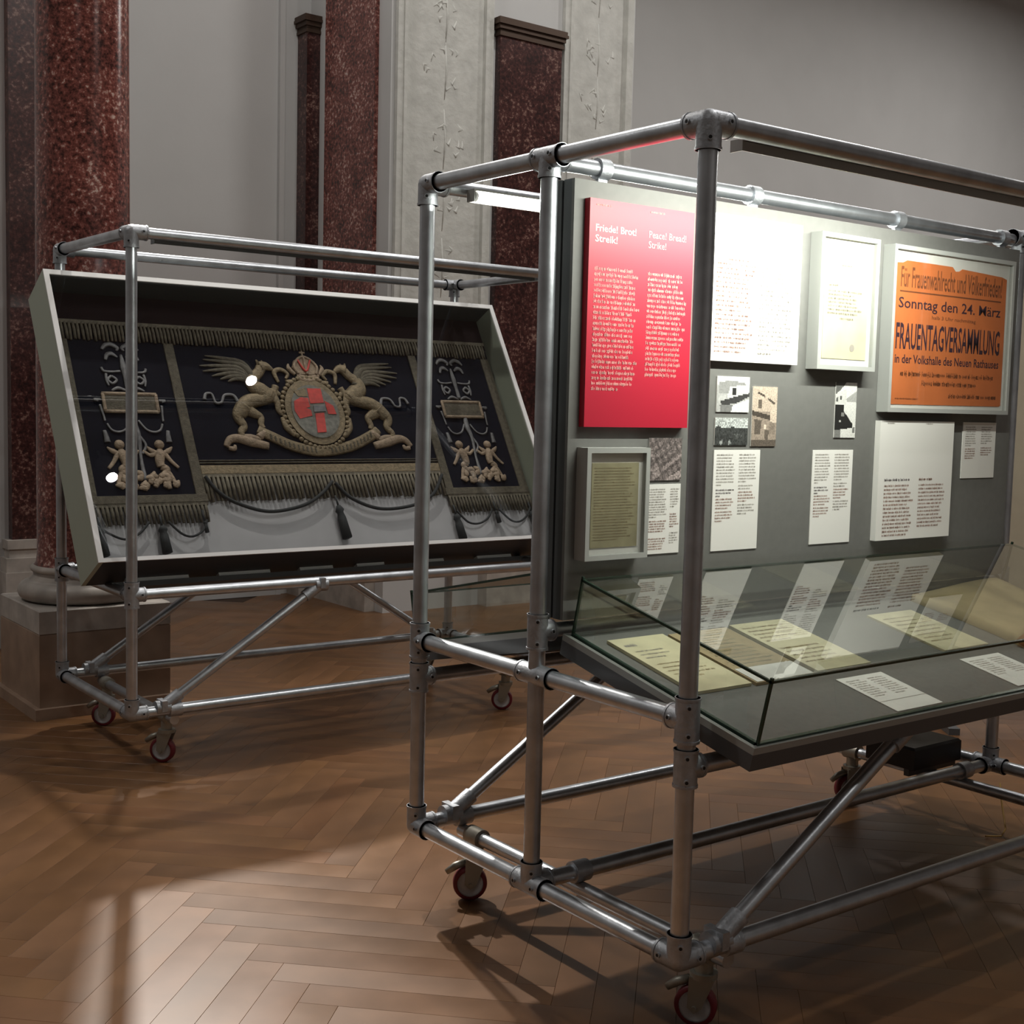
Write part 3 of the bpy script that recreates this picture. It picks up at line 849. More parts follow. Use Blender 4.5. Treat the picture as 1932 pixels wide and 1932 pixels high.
# shapes use x right, y down from the top (0..1)
photo('small black-and-white street photograph with a dark diagonal band, topmost of three', 0.558, 1.395, 0.685, 1.4915,
      lambda x, y: 0.75 if y < 0.22 else 0.42,
      [([(0.05, .18), (.45, .1), (.95, .2), (.95, .5), (.05, .5)], .3), ([(.4, .28), (.7, .25), (.72, .55), (.3, .62)], .6), ([(.7, .25), (1, .2), (1, .5), (.7, .52)], .62), ([(.48, .34), (.6, .33), (.6, .52), (.48, .53)], .03), ([(.05, .55), (.3, .5), (.3, .65), (.08, .7)], .5), ([(.12, .7), (.6, .55), (1, .45), (1, .55), (.6, .75), (.15, .82)], .05), ([(.1, .82), (.5, .78), (.45, 1), (.12, 1)], .2), ([(.5, .8), (1, .62), (1, 1), (.45, 1)], .72)], (1, 1, .97), seed=1)
photo('small black-and-white photograph, pale sky above a dark crowd, below the street photograph', 0.556, 1.305, 0.684, 1.3795,
      lambda x, y: 0.5 if y < 0.36 else 0.06,
      [([(0, .36), (.1, .28), (.25, .4), (.5, .33), (.75, .36), (.75, .45), (1, .4), (1, 1), (0, 1)], .05), ([(.15, .85), (.22, .8), (.25, .95), (.17, 1)], .3), ([(.4, .85), (.47, .8), (.5, .95), (.4, 1)], .28), ([(.6, .6), (.8, .55), (.85, .7), (.62, .72)], .1)], (.95, 1, .97), noise=0.5, seed=2)
photo('tall sepia photograph of a house front with balconies', 0.699, 1.302, 0.80, 1.4675,
      lambda x, y: 0.55 if y < 0.42 else (0.32 if y < .9 else .12),
      [([(.2, .08), (.5, .14), (.5, .18), (.2, .12)], .08), ([(.62, .18), (.9, .26), (.9, .3), (.62, .22)], .1), ([(.24, .22), (.38, .21), (.38, .36), (.24, .36)], .14), ([(.0, .4), (.75, .48), (.72, .56), (0, .48)], .07), ([(.75, .35), (1, .3), (1, .6), (.75, .62)], .6), ([(.1, .55), (.4, .56), (.35, .8), (.12, .8)], .12), ([(.5, .64), (.6, .63), (.6, .7), (.5, .71)], .8), ([(.52, .73), (.7, .72), (.68, .9), (.55, .9)], .13), ([(.7, .58), (.95, .6), (.95, .8), (.72, .8)], .25)], (1, .82, .66), noise=0.25, seed=3)
photo('tall narrow black-and-white photograph, black mass in a white street, alone below the framed letter', 1.053, 1.327, 1.149, 1.4895,
      lambda x, y: 0.7,
      [([(0, 0), (.5, 0), (.2, .15), (0, .22)], .12), ([(0, .22), (.5, .12), (.5, .38), (0, .38)], .62), ([(.2, .25), (.3, .25), (.3, .32), (.2, .32)], .1), ([(.02, .28), (.12, .27), (.12, .35), (.02, .35)], .1), ([(.5, .3), (1, .15), (1, .36), (.55, .35)], .38), ([(0, .4), (.4, .4), (.42, .52), (.85, .75), (.85, .82), (.3, .85), (0, .86)], .02), ([(.3, .55), (.45, .54), (.44, .62), (.3, .62)], .2), ([(.2, .69), (.28, .68), (.28, .72), (.2, .72)], .5), ([(0, .86), (.3, .85), (.3, 1), (0, 1)], .2), ([(.86, .82), (.96, .8), (.96, .92), (.86, .92)], .2)], (1, 1, .95), seed=4)
photo('small dark brownish photograph full of jumbled detail, above the sheet beside the small framed document', 0.317, 1.213, 0.434, 1.3235,
      lambda x, y: 0.10+0.16*abs(math.sin(9*x+14*y))*abs(math.sin(17*x-8*y)),
      [([(.1, .75), (.3, .65), (.35, .9), (.15, .95)], .3), ([(.45, 1), (1, .75), (1, .95), (.7, 1)], .36), ([(.4, .7), (1, .35), (1, .42), (.45, .78)], .28), ([(.0, .4), (.2, .35), (.15, .5)], .3)], (1, .84, .8), noise=0.5, seed=5)

# ------------------------------------------------------------------ sloping glazed table cases of the front rack
SL = math.atan2(0.144, 0.65)
TW, TD = 1.926, 0.660
def table_case(label, loc, rz):
    t = empty('table_showcase', loc, (SL, 0, rz)); tag(t, label, 'showcase')
    b = MB()
    b.box((0, 0, -0.05), (TW, TD, -0.012))
    b.build('tray_body', TRAY, t)
    r = MB()
    for (x0, y0, x1, y1) in ((0, 0, TW, 0.012), (0, TD-0.012, TW, TD), (0, 0.012, 0.012, TD-0.012), (TW-0.012, 0.012, TW, TD-0.012)):
        r.box((x0, y0, -0.012), (x1, y1, 0.004))
    r.build('tray_rim', TRAYRIM, t)
    MB().box((0.012, 0.012, -0.012), (TW-0.012, TD-0.012, -0.002)).build('felt_bed', FELT, t)
    gx0, gx1, gy0, gy1, h, th = 0.020, TW-0.020, 0.010, TD-0.015, 0.155, 0.006
    for nm, lo, hi in (('glass_side', (gx0, gy0+th, -0.002), (gx0+th, gy1-th, h-th)), ('glass_side', (gx1-th, gy0+th, -0.002), (gx1, gy1-th, h-th)),
                       ('glass_front', (gx0, gy0, -0.002), (gx1, gy0+th, h-th)), ('glass_back', (gx0, gy1-th, -0.002), (gx1, gy1, h-th)), ('glass_top', (gx0, gy0, h-th), (gx1, gy1, h))):
        MB().box(lo, hi).build(nm, GLASS2, t)
    e = MB()                                                   # dark green glue joints along the glass edges
    k = 0.0045
    for (a_, b_) in (((gx0, gy0, h-th), (gx1, gy0, h-th)), ((gx0, gy0, h-th), (gx0, gy1, h-th)), ((gx1, gy0, h-th), (gx1, gy1, h-th)), ((gx0, gy1, h-th), (gx1, gy1, h-th)), ((gx0, gy0, 0), (gx0, gy0, h)), ((gx1, gy0, 0), (gx1, gy0, h)), ((gx0, gy1, 0), (gx0, gy1, h)), ((gx1, gy1, 0), (gx1, gy1, h))):
        e.box(tuple(q-k*0.5 for q in a_), tuple(q+k*0.9 for q in b_))
    for (a_, b_) in (((gx0-.003, gy0-.003, -0.002), (gx1+.003, gy0+.007, 0.009)), ((gx0-.003, gy0, -0.002), (gx0+.007, gy1, 0.009)), ((gx1-.007, gy0, -0.002), (gx1+.003, gy1, 0.009))):
        e.box(a_, b_)
    e.build('glue_joint', GEDGE, t)
    for x in (0.25, TW-0.25):
        s_ = MB(); s_.box((x-0.03, 0.11, -0.062), (x+0.03, TD-0.08, -0.05)); s_.build('cross_bearer', TRAY, t)
    return t
TO = Vector((0.055, -0.145, 0.686+FZ))
table_case('long sloping glass table case with papers, on the foreground rack\'s visitor side', TO, 0)
table_case('second glass table case on the far side of the grey board', (0.055+TW, 1.0652+0.145, 0.686+FZ), math.pi)
TM = Matrix.Translation(TO) @ Matrix.Rotation(SL, 4, 'X')

def tray_sheet(name, label, cat, s0, t0, s1, t1, th, m, n0=-0.002, tilt=0.0):
    t = empty(name, TM @ Vector((s0, t0, n0+0.0004)), (SL, 0, tilt)); tag(t, label, cat)
    MB().box((0, 0, 0), (s1-s0, t1-t0, th)).build('paper', m, t)
    return t, s1-s0, t1-t0, th+0.0005
def lines(t, W, H, Z, x, y, w_, n, pitch, xh, seed, im, name='written_lines'):
    m = MB(); block(m, x*W, H-y, w_*W, n, pitch, xh, Z, seed, 0.6); m.build(name, im, t)
t, W, H, Z = tray_sheet('document', 'cream letterhead document on raised mount, leftmost in the glass table case', 'document', 0.085, 0.268, 0.275, 0.588, 0.008, PAPERC)
lines(t, W, H, Z, .1, .04, .35, 1, .02, .012, 101, INKG); lines(t, W, H, Z, .12, .08, .6, 3, .02, .006, 102, INKG); lines(t, W, H, Z, .12, .16, .75, 5, .02, .006, 103, PAPERT)
t, W, H, Z = tray_sheet('document', 'tan typed document, second from left in the glass table case', 'document', 0.288, 0.264, 0.503, 0.580, 0.008, PAPERT)
lines(t, W, H, Z, .1, .03, .8, 12, .02, .006, 104, PAPERO); MB().box((0.005, 0.003, Z-0.0004), (W-0.005, 0.08, Z+0.0008)).build('pale_slip', PAPERW, t)
t, W, H, Z = tray_sheet('document', 'yellowed handwritten document, third from left in the glass table case', 'document', 0.525, 0.274, 0.737, 0.590, 0.008, PAPERC)
lines(t, W, H, Z, .08, .03, .8, 5, .022, .007, 105, PAPERT); lines(t, W, H, Z, .08, .17, .8, 5, .022, .007, 106, PAPERT)
t, W, H, Z = tray_sheet('document', 'cream yellow page lying alone right of the three documents in the glass case', 'document', 1.066, 0.276, 1.276, 0.549, 0.006, PAPERC)
lines(t, W, H, Z, .1, .04, .8, 8, .024, .006, 107, PAPERT)
t, W, H, Z = tray_sheet('caption_card', 'white caption card near the glass case\'s front edge, in front of yellowed document', 'caption card', 0.540, 0.036, 0.721, 0.228, 0.002, PAPERW)
lines(t, W, H, Z, .08, .02, .38, 9, .011, .0045, 108, INKG, 'printed_text'); lines(t, W, H, Z, .54, .02, .38, 9, .011, .0045, 109, INKG, 'printed_text'); MB().box((0, 0.052, Z-0.0004), (W, 0.053, Z+0.0002)).build('rule', INKG, t)
t, W, H, Z = tray_sheet('caption_card', 'white caption card at the picture\'s right border, in front of the cream yellow page', 'caption card', 1.06, 0.040, 1.245, 0.223, 0.002, PAPERW)
lines(t, W, H, Z, .08, .02, .38, 9, .011, .0045, 110, INKG, 'printed_text'); lines(t, W, H, Z, .54, .02, .38, 9, .011, .0045, 111, INKG, 'printed_text')
# cloth standing in for a tan, partly reflected shape at the case's right end
t = empty('reflection_cloth', TM @ Vector((1.38, 0.20, -0.0015)), (SL, 0, 0)); tag(t, 'folded tan cloth with orange-brown border at the glass case\'s right end', 'cloth')
m = MB(); nx, ny = 16, 14; vs = []
def ch(x, y): return 0.014+0.012*math.sin(7*x+3*y)*math.sin(9*y+1)+0.02*(y/0.42)
for j in range(ny+1):
    for i in range(nx+1):
        x, y = 0.46*i/nx, 0.42*j/ny
        vs.append((x+0.012*math.sin(9*y), y+0.015*math.sin(6*x), ch(x, y)))
base_ = len(vs); vs += [(v[0], v[1], 0) for v in vs]
fs = [(j*(nx+1)+i, j*(nx+1)+i+1, (j+1)*(nx+1)+i+1, (j+1)*(nx+1)+i) for j in range(ny) for i in range(nx)]
rim = [i for i in range(nx+1)]+[(j)*(nx+1)+nx for j in range(1, ny+1)]+[ny*(nx+1)+i for i in range(nx-1, -1, -1)]+[j*(nx+1) for j in range(ny-1, 0, -1)]
fs += [(rim[k], base_+rim[k], base_+rim[(k+1) % len(rim)], rim[(k+1) % len(rim)]) for k in range(len(rim))]
m.add(vs, fs, True); m.build('cloth_body', TANCLOTH, t)
m = MB(); m.path([(-0.0, 0.02, 0.02), (0.1, 0.045, 0.028), (0.22, 0.03, 0.03), (0.34, 0.02, 0.024), (0.46, 0.03, 0.022)], [0.03, .034, .032, .034, .03], 8, flat=True, zscale=0.5); m.build('border', ORCLOTH, t)

# ------------------------------------------------------------------ tilted textile case of the rear rack
CT = math.radians(60.09)
CO = Vector((BX-0.11, BY+0.05, 0.77+FZ))
CW, CH, CD = 2.265, 1.305, 0.225
case = empty('tilted_showcase', CO, (CT, 0, 0))
tag(case, 'long tilted grey-green showcase with glass front, resting in the rear left rack', 'showcase')
th = 0.018
MB().box((0, 0, -CD), (th, CH, 0)).build('side_panel', CASEG, case)
MB().box((CW-th, 0, -CD), (CW, CH, 0)).build('side_panel', CASEG, case)
MB().box((th, CH-th, -CD), (CW-th, CH, -0.002)).build('top_panel', CASEIN, case)
MB().box((th, 0, -CD), (CW-th, th, -0.002)).build('bottom_panel', CASED, case)
MB().box((th, th, -CD), (CW-th, CH-th, -CD+0.01)).build('rear_panel', CASED, case)
MB().box((th, th, -0.155), (CW-th, CH-th, -0.137)).build('lining', LINING, case)
e = MB()
for lo, hi in (((0, 0, 0), (0.022, CH, 0.006)), ((CW-0.022, 0, 0), (CW, CH, 0.006)), ((0.022, CH-0.022, 0), (CW-0.022, CH, 0.006)), ((0.022, 0, 0), (CW-0.022, 0.016, 0.006))):
    MB().box(lo, hi).build('edge_strip', CASEW, case)
MB().box((0.022, 0.016, -0.008), (CW-0.022, CH-0.022, -0.002)).build('glass_pane', GLASS, case)
# bearers between case and rack
m = MB()
for x in (0.35, 1.12, 1.90):
    t_ = MB().box((x-0.04, 0.02, -CD-0.025), (x+0.04, 0.10, -CD)).build('foot_block', BLACK, case)

MB().box((0.10, -0.040, -CD+0.02), (CW-0.10, -0.018, -CD+0.06)).build('bearer_bar', TRAY, case)
for x0_, x1_ in ((0.16, 0.42), (0.55, 0.78), (0.92, 1.08), (1.20, 1.34), (1.56, 1.66), (1.85, 2.05)):
    MB().box((x0_, -0.018, -CD+0.022), (x1_, 0.0, -CD+0.05)).build('spacer', CASEW, case)

# ------------------------------------------------------------------ the embroidered valance in the case (own frame: s right, t up, n out)
val = empty('embroidered_valance', CO+Matrix.Rotation(CT, 3, 'X') @ Vector((0.11, 0, -0.136)), (CT, 0, 0))
tag(val, 'dark embroidered velvet valance with fringes, gold griffins and shield, inside the tilted case', 'textile')
SM = 1.035                                               # mirror axis
zc = 0.010
MB().box((0.40, 0.445, 0), (1.67, 1.12, zc)).build('centre_cloth', NAVY, val)
MB().box((-0.075, 0.315, 0), (0.43, 1.12, zc+0.002)).build('side_cloth', NAVY, val)
MB().box((1.64, 0.315, 0), (2.125, 1.12, zc+0.002)).build('side_cloth', NAVY, val)
MB().box((-0.08, 1.11, 0), (2.13, 1.285, zc)).build('header_cloth', MAROON, val)
def fringe(name, s0, s1, t0, t1, mt, step=0.013, z=zc, seed=1):
    rnd = random.Random(seed); m = MB(); s = s0
    m.box((s0, t1-0.018, z), (s1, t1, z+0.008))
    while s < s1-step*0.5:
        w_ = step*0.86; l = rnd.uniform(-0.004, 0.004)
        j = rnd.uniform(-0.003, 0.003)
        m.path([(s+w_/2, t1-0.012, z+0.004), (s+w_/2+j*.5, (t0+t1)/2, z+0.006), (s+w_/2+j, t0+l, z+0.004)], [w_*0.42, w_*0.52, w_*0.40], 5)
        s += step
    o = m.build(name, mt, val); o['kind'] = 'stuff'; return o
fringe('top_fringe', -0.075, 2.125, 1.055, 1.150, FRINGE, 0.017, zc+0.002, 1)
def braid(s0, t0, s1, t1, z=zc+0.002, m_=BRAID): return MB().bbox((s0, t0, z), (s1, t1, z+0.006), 0.002).build('braid', m_, val)
for a_, b_ in ((-0.070, -0.020), (0.392, 0.436), (1.636, 1.680), (2.075, 2.123)):
    braid(a_, 0.315, b_, 1.056)
braid(-0.07, 0.296, 0.44, 0.332, zc+0.004); braid(1.63, 0.296, 2.123, 0.332, zc+0.004)
braid(0.437, 0.424, 1.636, 0.466, zc, GOLD); braid(0.437, 0.474, 1.636, 0.480, zc); braid(0.437, 0.486, 1.636, 0.491, zc)
fringe('centre_fringe', 0.437, 1.636, 0.300, 0.428, FRINGE, 0.020, zc-0.003, 2)
fringe('side_fringe', -0.07, 0.435, 0.205, 0.300, BRAID, 0.018, zc, 3); fringe('side_fringe', 1.636, 2.123, 0.205, 0.300, BRAID, 0.018, zc, 4)

def smooth(pts, n=6):
    P = [Vector((p[0], p[1], 0)) for p in pts]; out = []
    for i in range(len(P)-1):
        a, b, c, d = P[max(i-1, 0)], P[i], P[i+1], P[min(i+2, len(P)-1)]
        for k in range(n):
            t_ = k/n
            q = 0.5*((2*b)+(c-a)*t_+(2*a-5*b+4*c-d)*t_**2+(3*b-a-3*c+d)*t_**3)
            out.append((q.x, q.y))
    out.append((P[-1].x, P[-1].y)); return out
def radii(rs, n):
    out = []
    for i in range(n):
        f = i/(n-1)*(len(rs)-1); k = min(int(f), len(rs)-2); out.append(rs[k]*(1-(f-k))+rs[k+1]*(f-k))
    return out
def stroke(m, pts, rs, z=zc+0.004, seg=8, zs=0.45, mi=0, n=6):
    S = smooth(pts, n)
    m.path([(x, y, z) for x, y in S], radii(rs if hasattr(rs, '__len__') else [rs, rs], len(S)), seg, mi, True, zs)
def rope(pts, r=0.008):
    m = MB(); S = smooth(pts, 8); m.path([(x, y, zc+0.014) for x, y in S], r, 7); return m.build('cord', ROPE, val)
rope([(0.445, .41), (.487, .339), (.564, .281), (.699, .239), (.86, .261), (.964, .313), (1.037, .375)])
rope([(1.049, .368), (1.115, .288), (1.247, .234), (1.426, .246), (1.55, .30), (1.63, .40)])
rope([(-0.06, .215), (0.0, .165), (0.06, .14), (0.12, .165), (0.165, .21)], .005); rope([(0.245, .21), (0.29, .155), (0.335, .14), (0.385, .165), (0.41, .21)], .005)
rope([(1.655, .21), (1.70, .15), (1.76, .14), (1.82, .165), (1.86, .21)], .005); rope([(1.90, .21), (1.95, .15), (2.0, .14), (2.05, .165), (2.09, .21)], .005)
def tassel(s, t0, ln, r=0.017, lean=0.0):
    m = MB()
    m.path([(s-lean*0.4, t0+0.05, zc+.012), (s, t0, zc+.014)], [.005, .005], 6)
    m.path([(s, t0, zc+.014), (s+lean*.2, t0-ln*.15, zc+.014), (s+lean*.25, t0-ln*.22, zc+.014), (s+lean*.4, t0-ln*.4, zc+.014), (s+lean, t0-ln, zc+.014)], [r*.5, r*1.05, r*.7, r, r*1.15], 8)
    return m.build('tassel', ROPE, val)
tassel(1.035, 0.255, 0.155, .02, .004); tassel(-0.035, 0.19, 0.115, .017, 0.0); tassel(0.215, 0.19, 0.115, .019, 0.0); tassel(0.40, 0.205, 0.05, .008)
tassel(1.645, 0.19, 0.125, .018); tassel(1.88, 0.20, 0.06, .01); tassel(2.09, 0.19, 0.12, .017)

arms = MB()
arms.prism([(1.046+0.148*math.cos(a)+0.0*math.sin(a), 0.730+0.168*math.sin(a)) for a in [2*math.pi*k/40 for k in range(40)]], zc, zc+0.010)
coat = arms.build('shield', GOLD, val)
rimm = MB()
for k in range(44):
    a = 2*math.pi*k/44
    rimm.ball((1.046+0.160*math.cos(a), 0.728+0.182*math.sin(a), zc+0.006), 0.0125, 8, 5, sc=(1, 1, .6))
rimm.build('shield_collar', GOLD, coat)
def fld(name, poly, mt, dz=0.0): return MB().prism(poly, zc+0.0095, zc+0.0135+dz).build(name, mt, coat)
fld('shield_field', [(1.046+0.118*math.cos(a), 0.730+0.136*math.sin(a)) for a in [2*math.pi*k/36 for k in range(36)]], ARMSGREY)
fld('red_charge', [(1.030, .848), (1.100, .848), (1.098, .774), (1.027, .769)], ARMSRED, .002)
fld('red_charge', [(0.948, .780), (.985, .80), (1.022, .797), (1.022, .752), (1.0, .745), (1.022, .735), (1.022, .706), (0.956, .690), (.94, .73)], ARMSRED, .002)
fld('red_charge', [(1.040, .718), (1.086, .722), (1.073, .623), (1.027, .619)], ARMSRED, .002)
fld('red_charge', [(1.103, .785), (1.142, .760), (1.148, .716), (1.106, .716)], ARMSRED, .002)
fld('gold_charge', [(0.960, .830), (1.02, .852), (1.024, .806), (.975, .806)], GOLD, .002)
fld('grey_charge', [(1.040, .757), (1.100, .762), (1.096, .729), (1.035, .725)], SILVER, .004)
# crown
cr_ = MB()
stroke(cr_, [(1.004, .905), (1.055, .895), (1.108, .906)], .014, zs=.6)
stroke(cr_, [(1.0, .918), (1.055, .91), (1.112, .92)], .012, zs=.6)
cr_.prism([(1.005, .925), (0.985, .96), (1.0, .995), (1.035, 1.018), (1.075, 1.018), (1.108, .995), (1.120, .96), (1.103, .925)], zc, zc+.009)
for k in (-1, 0, 1):
    stroke(cr_, [(1.054+k*.045, .925), (1.054+k*.058, .965), (1.054+k*.03, 1.005), (1.054, 1.02)], [.007, .008, .007, .006], zc+.01, zs=.7)
stroke(cr_, [(1.055, 1.018), (1.057, 1.06)], .005, zs=.8); stroke(cr_, [(1.043, 1.043), (1.071, 1.043)], .005, zs=.8)
for s_ in (-1, 1):
    stroke(cr_, [(1.054+s_*.06, .925), (1.054+s_*.085, .955), (1.054+s_*.082, .98)], [.009, .012, .004], zs=.7)
cr_.build('crown', PALEG, coat)
m = MB()
stroke(m, [(1.02, 1.0), (1.05, .94), (1.085, 1.0)], [.004, .006, .004], zc+.012, zs=.8); m.build('crown_lining', ARMSRED, coat)
for s_ in (-1, 1):
    m = MB()
    def mx_(P): return [((SM+0.01)+s_*(x-(SM+0.01)), y) for x, y in P]
    stroke(m, mx_([(1.19, .88), (1.20, .932), (1.165, .948), (1.135, .925), (1.15, .90)]), [.008, .012, .012, .010, .006], zs=.6)
    stroke(m, mx_([(1.15, .88), (1.12, .885), (1.10, .87)]), [.016, .012, .006], zs=.6)
    stroke(m, mx_([(1.21, .86), (1.225, .82), (1.215, .78)]), [.018, .014, .01], zs=.6)
    stroke(m, mx_([(1.215, .70), (1.205, .65), (1.17, .61)]), [.01, .016, .014], zs=.6)
    m.build('scroll_ornament', GOLD, coat)
# motto banner
m = MB()
stroke(m, [(.742, .640), (.80, .603), (.898, .554), (1.019, .530), (1.172, .552), (1.292, .602), (1.352, .640)], [.022, .026, .027, .027, .027, .026, .022], zc+.006, zs=.22)
bn = m.build('motto_banner', GOLD, coat)
m = MB(); rnd = random.Random(9)
for k in range(26):
    f = k/25
    if 0.42 < f < 0.56: continue
    s_ = .79+f*(1.30-.79); t_ = .530+1.12*(s_-1.035)**2*1.05
    m.box((s_, t_-.012, zc+.0118), (s_+.007, t_+.012, zc+.0132))
m.build('motto_letters', BRAID, coat)
# griffins
def griffin(sgn):
    def q(P): return [(SM+0.008+sgn*(x-SM-0.008) if sgn < 0 else x, y) for x, y in P]
    m = MB()
    stroke(m, q([(.700, .752), (.735, .778), (.79, .792), (.835, .812), (.862, .822)]), [0.0366, 0.0366, 0.0342, 0.0390, 0.0195], zs=.5)
    stroke(m, q([(.845, .805), (.80, .835), (.772, .862), (.778, .898), (.812, .928), (.830, .955)]), [0.0366, 0.0439, 0.0366, 0.0293, 0.0244, 0.0244], zs=.5)
    stroke(m, q([(.826, .958), (.855, .962), (.886, .944)]), [0.0305, 0.0232, 0.0073], zs=.55)
    stroke(m, q([(.822, .97), (.816, .995)]), [0.0110, 0.0037], zs=.5); stroke(m, q([(.838, .972), (.842, .992)]), [0.0085, 0.0037], zs=.5)
    stroke(m, q([(.705, .752), (.672, .715), (.665, .69), (.680, .655), (.660, .625), (.668, .600)]), [0.0415, 0.0329, 0.0244, 0.0183, 0.0159, 0.0122], zs=.5)
    stroke(m, q([(.715, .735), (.748, .716), (.770, .700), (.764, .665), (.772, .645)]), [0.0317, 0.0244, 0.0171, 0.0146, 0.0122], zs=.5)
    stroke(m, q([(.845, .808), (.868, .775), (.866, .735), (.884, .715)]), [0.0244, 0.0171, 0.0134, 0.0110], zs=.5)
    stroke(m, q([(.845, .828), (.870, .834), (.892, .815)]), [0.0220, 0.0146, 0.0098], zs=.5)
    body = m.build('griffin', GOLD, val)
    m = MB()
    for a_, b_ in (((.748, .972), (.572, 1.004)), ((.738, .958), (.560, .984)), ((.722, .945), (.538, .952)), ((.716, .932), (.548, .925)), ((.714, .918), (.585, .902)), ((.716, .905), (.62, .886)), ((.722, .893), (.655, .876))):
        stroke(m, q([(.786, .885), a_, ((a_[0]+b_[0])/2, (a_[1]+b_[1])/2+.006), b_]), [.016, .014, .010, .003], zs=.5)
    stroke(m, q([(.79, .875), (.765, .93), (.735, .962), (.715, .985)]), [.022, .02, .014, .004], zs=.6)
    m.build('wing', BRAID if sgn > 0 else BRAID, body)
    m = MB(); stroke(m, q([(.680, .775), (.663, .808), (.622, .806), (.601, .771), (.574, .770), (.564, .812), (.537, .811), (.525, .783)]), [.009, .008, .007, .006, .006, .006, .007, .009], zs=.6)
    m.build('tail', SILVER, body)
    m = MB()
    stroke(m, q([(.575, .555), (.60, .588), (.640, .594), (.697, .577), (.775, .557)]), [.012, .018, .022, .024, .018], zs=.5)
    stroke(m, q([(.585, .548), (.61, .545), (.618, .562)]), [.010, .012, .006], zs=.5)
    stroke(m, q([(.74, .60), (.765, .625), (.752, .64)]), [.018, .018, .008], zs=.5); stroke(m, q([(.65, .605), (.70, .60), (.745, .59)]), [.010, .016, .012], zs=.5)
    m.build('acanthus_scroll', PALEG, body)
griffin(1); griffin(-1)
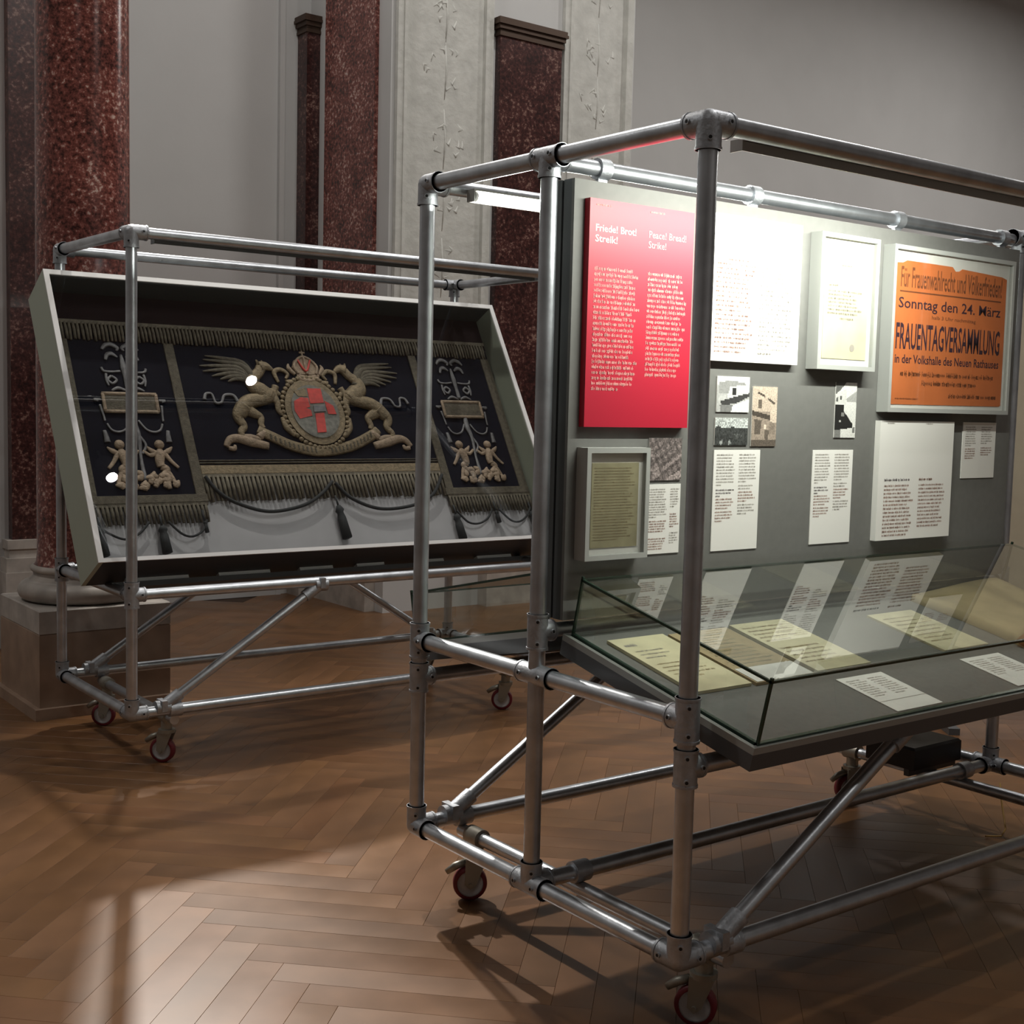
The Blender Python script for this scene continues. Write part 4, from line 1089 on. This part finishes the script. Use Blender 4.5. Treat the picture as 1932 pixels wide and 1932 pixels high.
# motifs of the two side pieces
def side_motif(off):
    def q(P): return [(x+off, y) for x, y in P]
    cx = .195
    def both(m, P, rs, **k):
        stroke(m, q(P), rs, **k); stroke(m, q([(2*cx-x, y) for x, y in P]), rs, **k)
    z = zc+.006
    m = MB()
    m.prism(q([(.078, .713), (.308, .713), (.311, .803), (.080, .803)]), zc+.002, zc+.008)
    pq = m.build('plaque', BRAID, val)
    m = MB()
    for (a_, b_) in (((.078, .716), (.308, .716)), ((.080, .80), (.311, .80)), ((.081, .716), (.083, .80)), ((.306, .716), (.308, .80))):
        stroke(m, q([a_, b_]), .008, zc+.008, zs=.6)
    m.build('plaque_border', PALEG, pq)
    m = MB()
    both(m, [(.117, 1.012), (.135, 1.032), (.160, 1.038), (.185, 1.022), (.178, 1.008)], [.006, .011, .011, .009, .004], z=z)
    both(m, [(.125, .962), (.135, .986), (.155, .992), (.178, .976)], [.006, .010, .011, .004], z=z)
    both(m, [(.100, .925), (.108, .908), (.140, .905), (.178, .909)], [.006, .006, .005, .005], z=z)
    both(m, [(.115, .895), (.112, .865), (.118, .838)], [.006, .006, .004], z=z)
    both(m, [(.136, .885), (.155, .867), (.136, .849), (.118, .867), (.136, .885)], .006, z=z)
    stroke(m, q([(.195, .99), (.195, .93), (.195, .88), (.195, .82)]), [.005, .014, .010, .012], z=z)
    both(m, [(.125, .815), (.155, .828), (.19, .815)], [.004, .008, .005], z=z)
    both(m, [(.06, .765), (.045, .772), (.072, .772)], .006, z=z)
    both(m, [(.064, .747), (.070, .70), (.072, .672)], [.006, .005, .005], z=z); both(m, [(.061, .628), (.064, .60), (.065, .574)], [.008, .011, .014], z=z)
    both(m, [(.078, .66), (.092, .632), (.12, .622), (.152, .635), (.178, .676)], .005, z=z)
    m.build('candelabra_ornament', SILVER, val)
    m = MB(); stroke(m, q([(.195, .71), (.190, .66), (.2, .60), (.190, .50), (.189, .40)]), [.012, .016, .01, .007, .012], z=z); stroke(m, q([(.205, .60), (.222, .56), (.2, .52)]), .006, z=z); m.build('stem', SILVER, val)
    for sg in (1, -1):
        def c(P): return q([(x if sg > 0 else 2*cx-x, y) for x, y in P])
        m = MB()
        m.ball((*c([(.279, .563)])[0], z), .0215, 12, 7, sc=(1, 1, .6))
        stroke(m, c([(.277, .542), (.274, .52), (.266, .485), (.268, .46)]), [.010, .023, .020, .018], z=z, zs=.55)
        stroke(m, c([(.292, .526), (.314, .488), (.342, .455)]), [.012, .009, .007], z=z)
        stroke(m, c([(.258, .526), (.232, .514), (.204, .536)]), [.012, .009, .006], z=z)
        stroke(m, c([(.268, .462), (.290, .448), (.270, .425), (.250, .408)]), [.018, .015, .012, .008], z=z)
        stroke(m, c([(.278, .455), (.298, .425), (.318, .376)]), [.014, .011, .008], z=z)
        stroke(m, c([(.268, .520), (.242, .534), (.222, .556)]), [.010, .012, .003], z=z); stroke(m, c([(.286, .520), (.312, .534), (.332, .552)]), [.010, .012, .003], z=z)
        m.build('cherub', PALEG, val)
    m = MB(); rnd = random.Random(4)
    for k in range(34):
        x = .085+.225*rnd.random(); y = .352+.065*rnd.random(); a = rnd.uniform(0.3, 2.8)
        stroke(m, q([(x, y), (x+.018*math.cos(a), y+.018*math.sin(a)), (x+.038*math.cos(a+.4), y+.034*math.sin(a+.4))]), [.010, .015, .004], z=z+.003, n=3, seg=6)
    m.build('leaf_cluster', PALEG, val)
side_motif(0.0); side_motif(1.675)

# ------------------------------------------------------------------ small things
t = empty('power_supply', (1.72, 0.62, 0.146+0.0192+FZ)); tag(t, 'black power supply box lying on the low pipes at right', 'box')
MB().bbox((0, 0, 0.024), (0.27, 0.20, 0.10), 0.008).build('housing', BLACK, t)
for y in (0.03, 0.17):
    MB().box((0.0, y-0.01, 0.0), (0.27, y+0.01, 0.024)).build('mounting_strip', TRAY, t)
m = MB(); m.path([(0, 0, .006), (.05, -.03, .005), (.09, -.02, .02), (.14, .03, .09), (.17, .06, .15)], [.003]*5, 6)
tag(m.build('power_cable', CABLE, loc=(1.93, 0.47, 0.0)), 'thin amber cable hanging to the floor under the glass case', 'cable')
# cream board beyond the rack's right end
t = empty('display_board', (3.05, 1.62, 0), (0, 0, math.radians(-38))); tag(t, 'cream freestanding board glimpsed behind the foreground rack\'s right end', 'display board')
MB().box((0, 0, 0.30), (1.8, 0.04, 2.17)).build('panel', CREAM, t)
for x in (0.15, 1.6):
    MB().box((x, -0.2, 0), (x+0.05, 0.24, 0.03)).box((x, 0.04, 0.03), (x+0.05, 0.07, 0.6)).build('foot', TRAY, t)
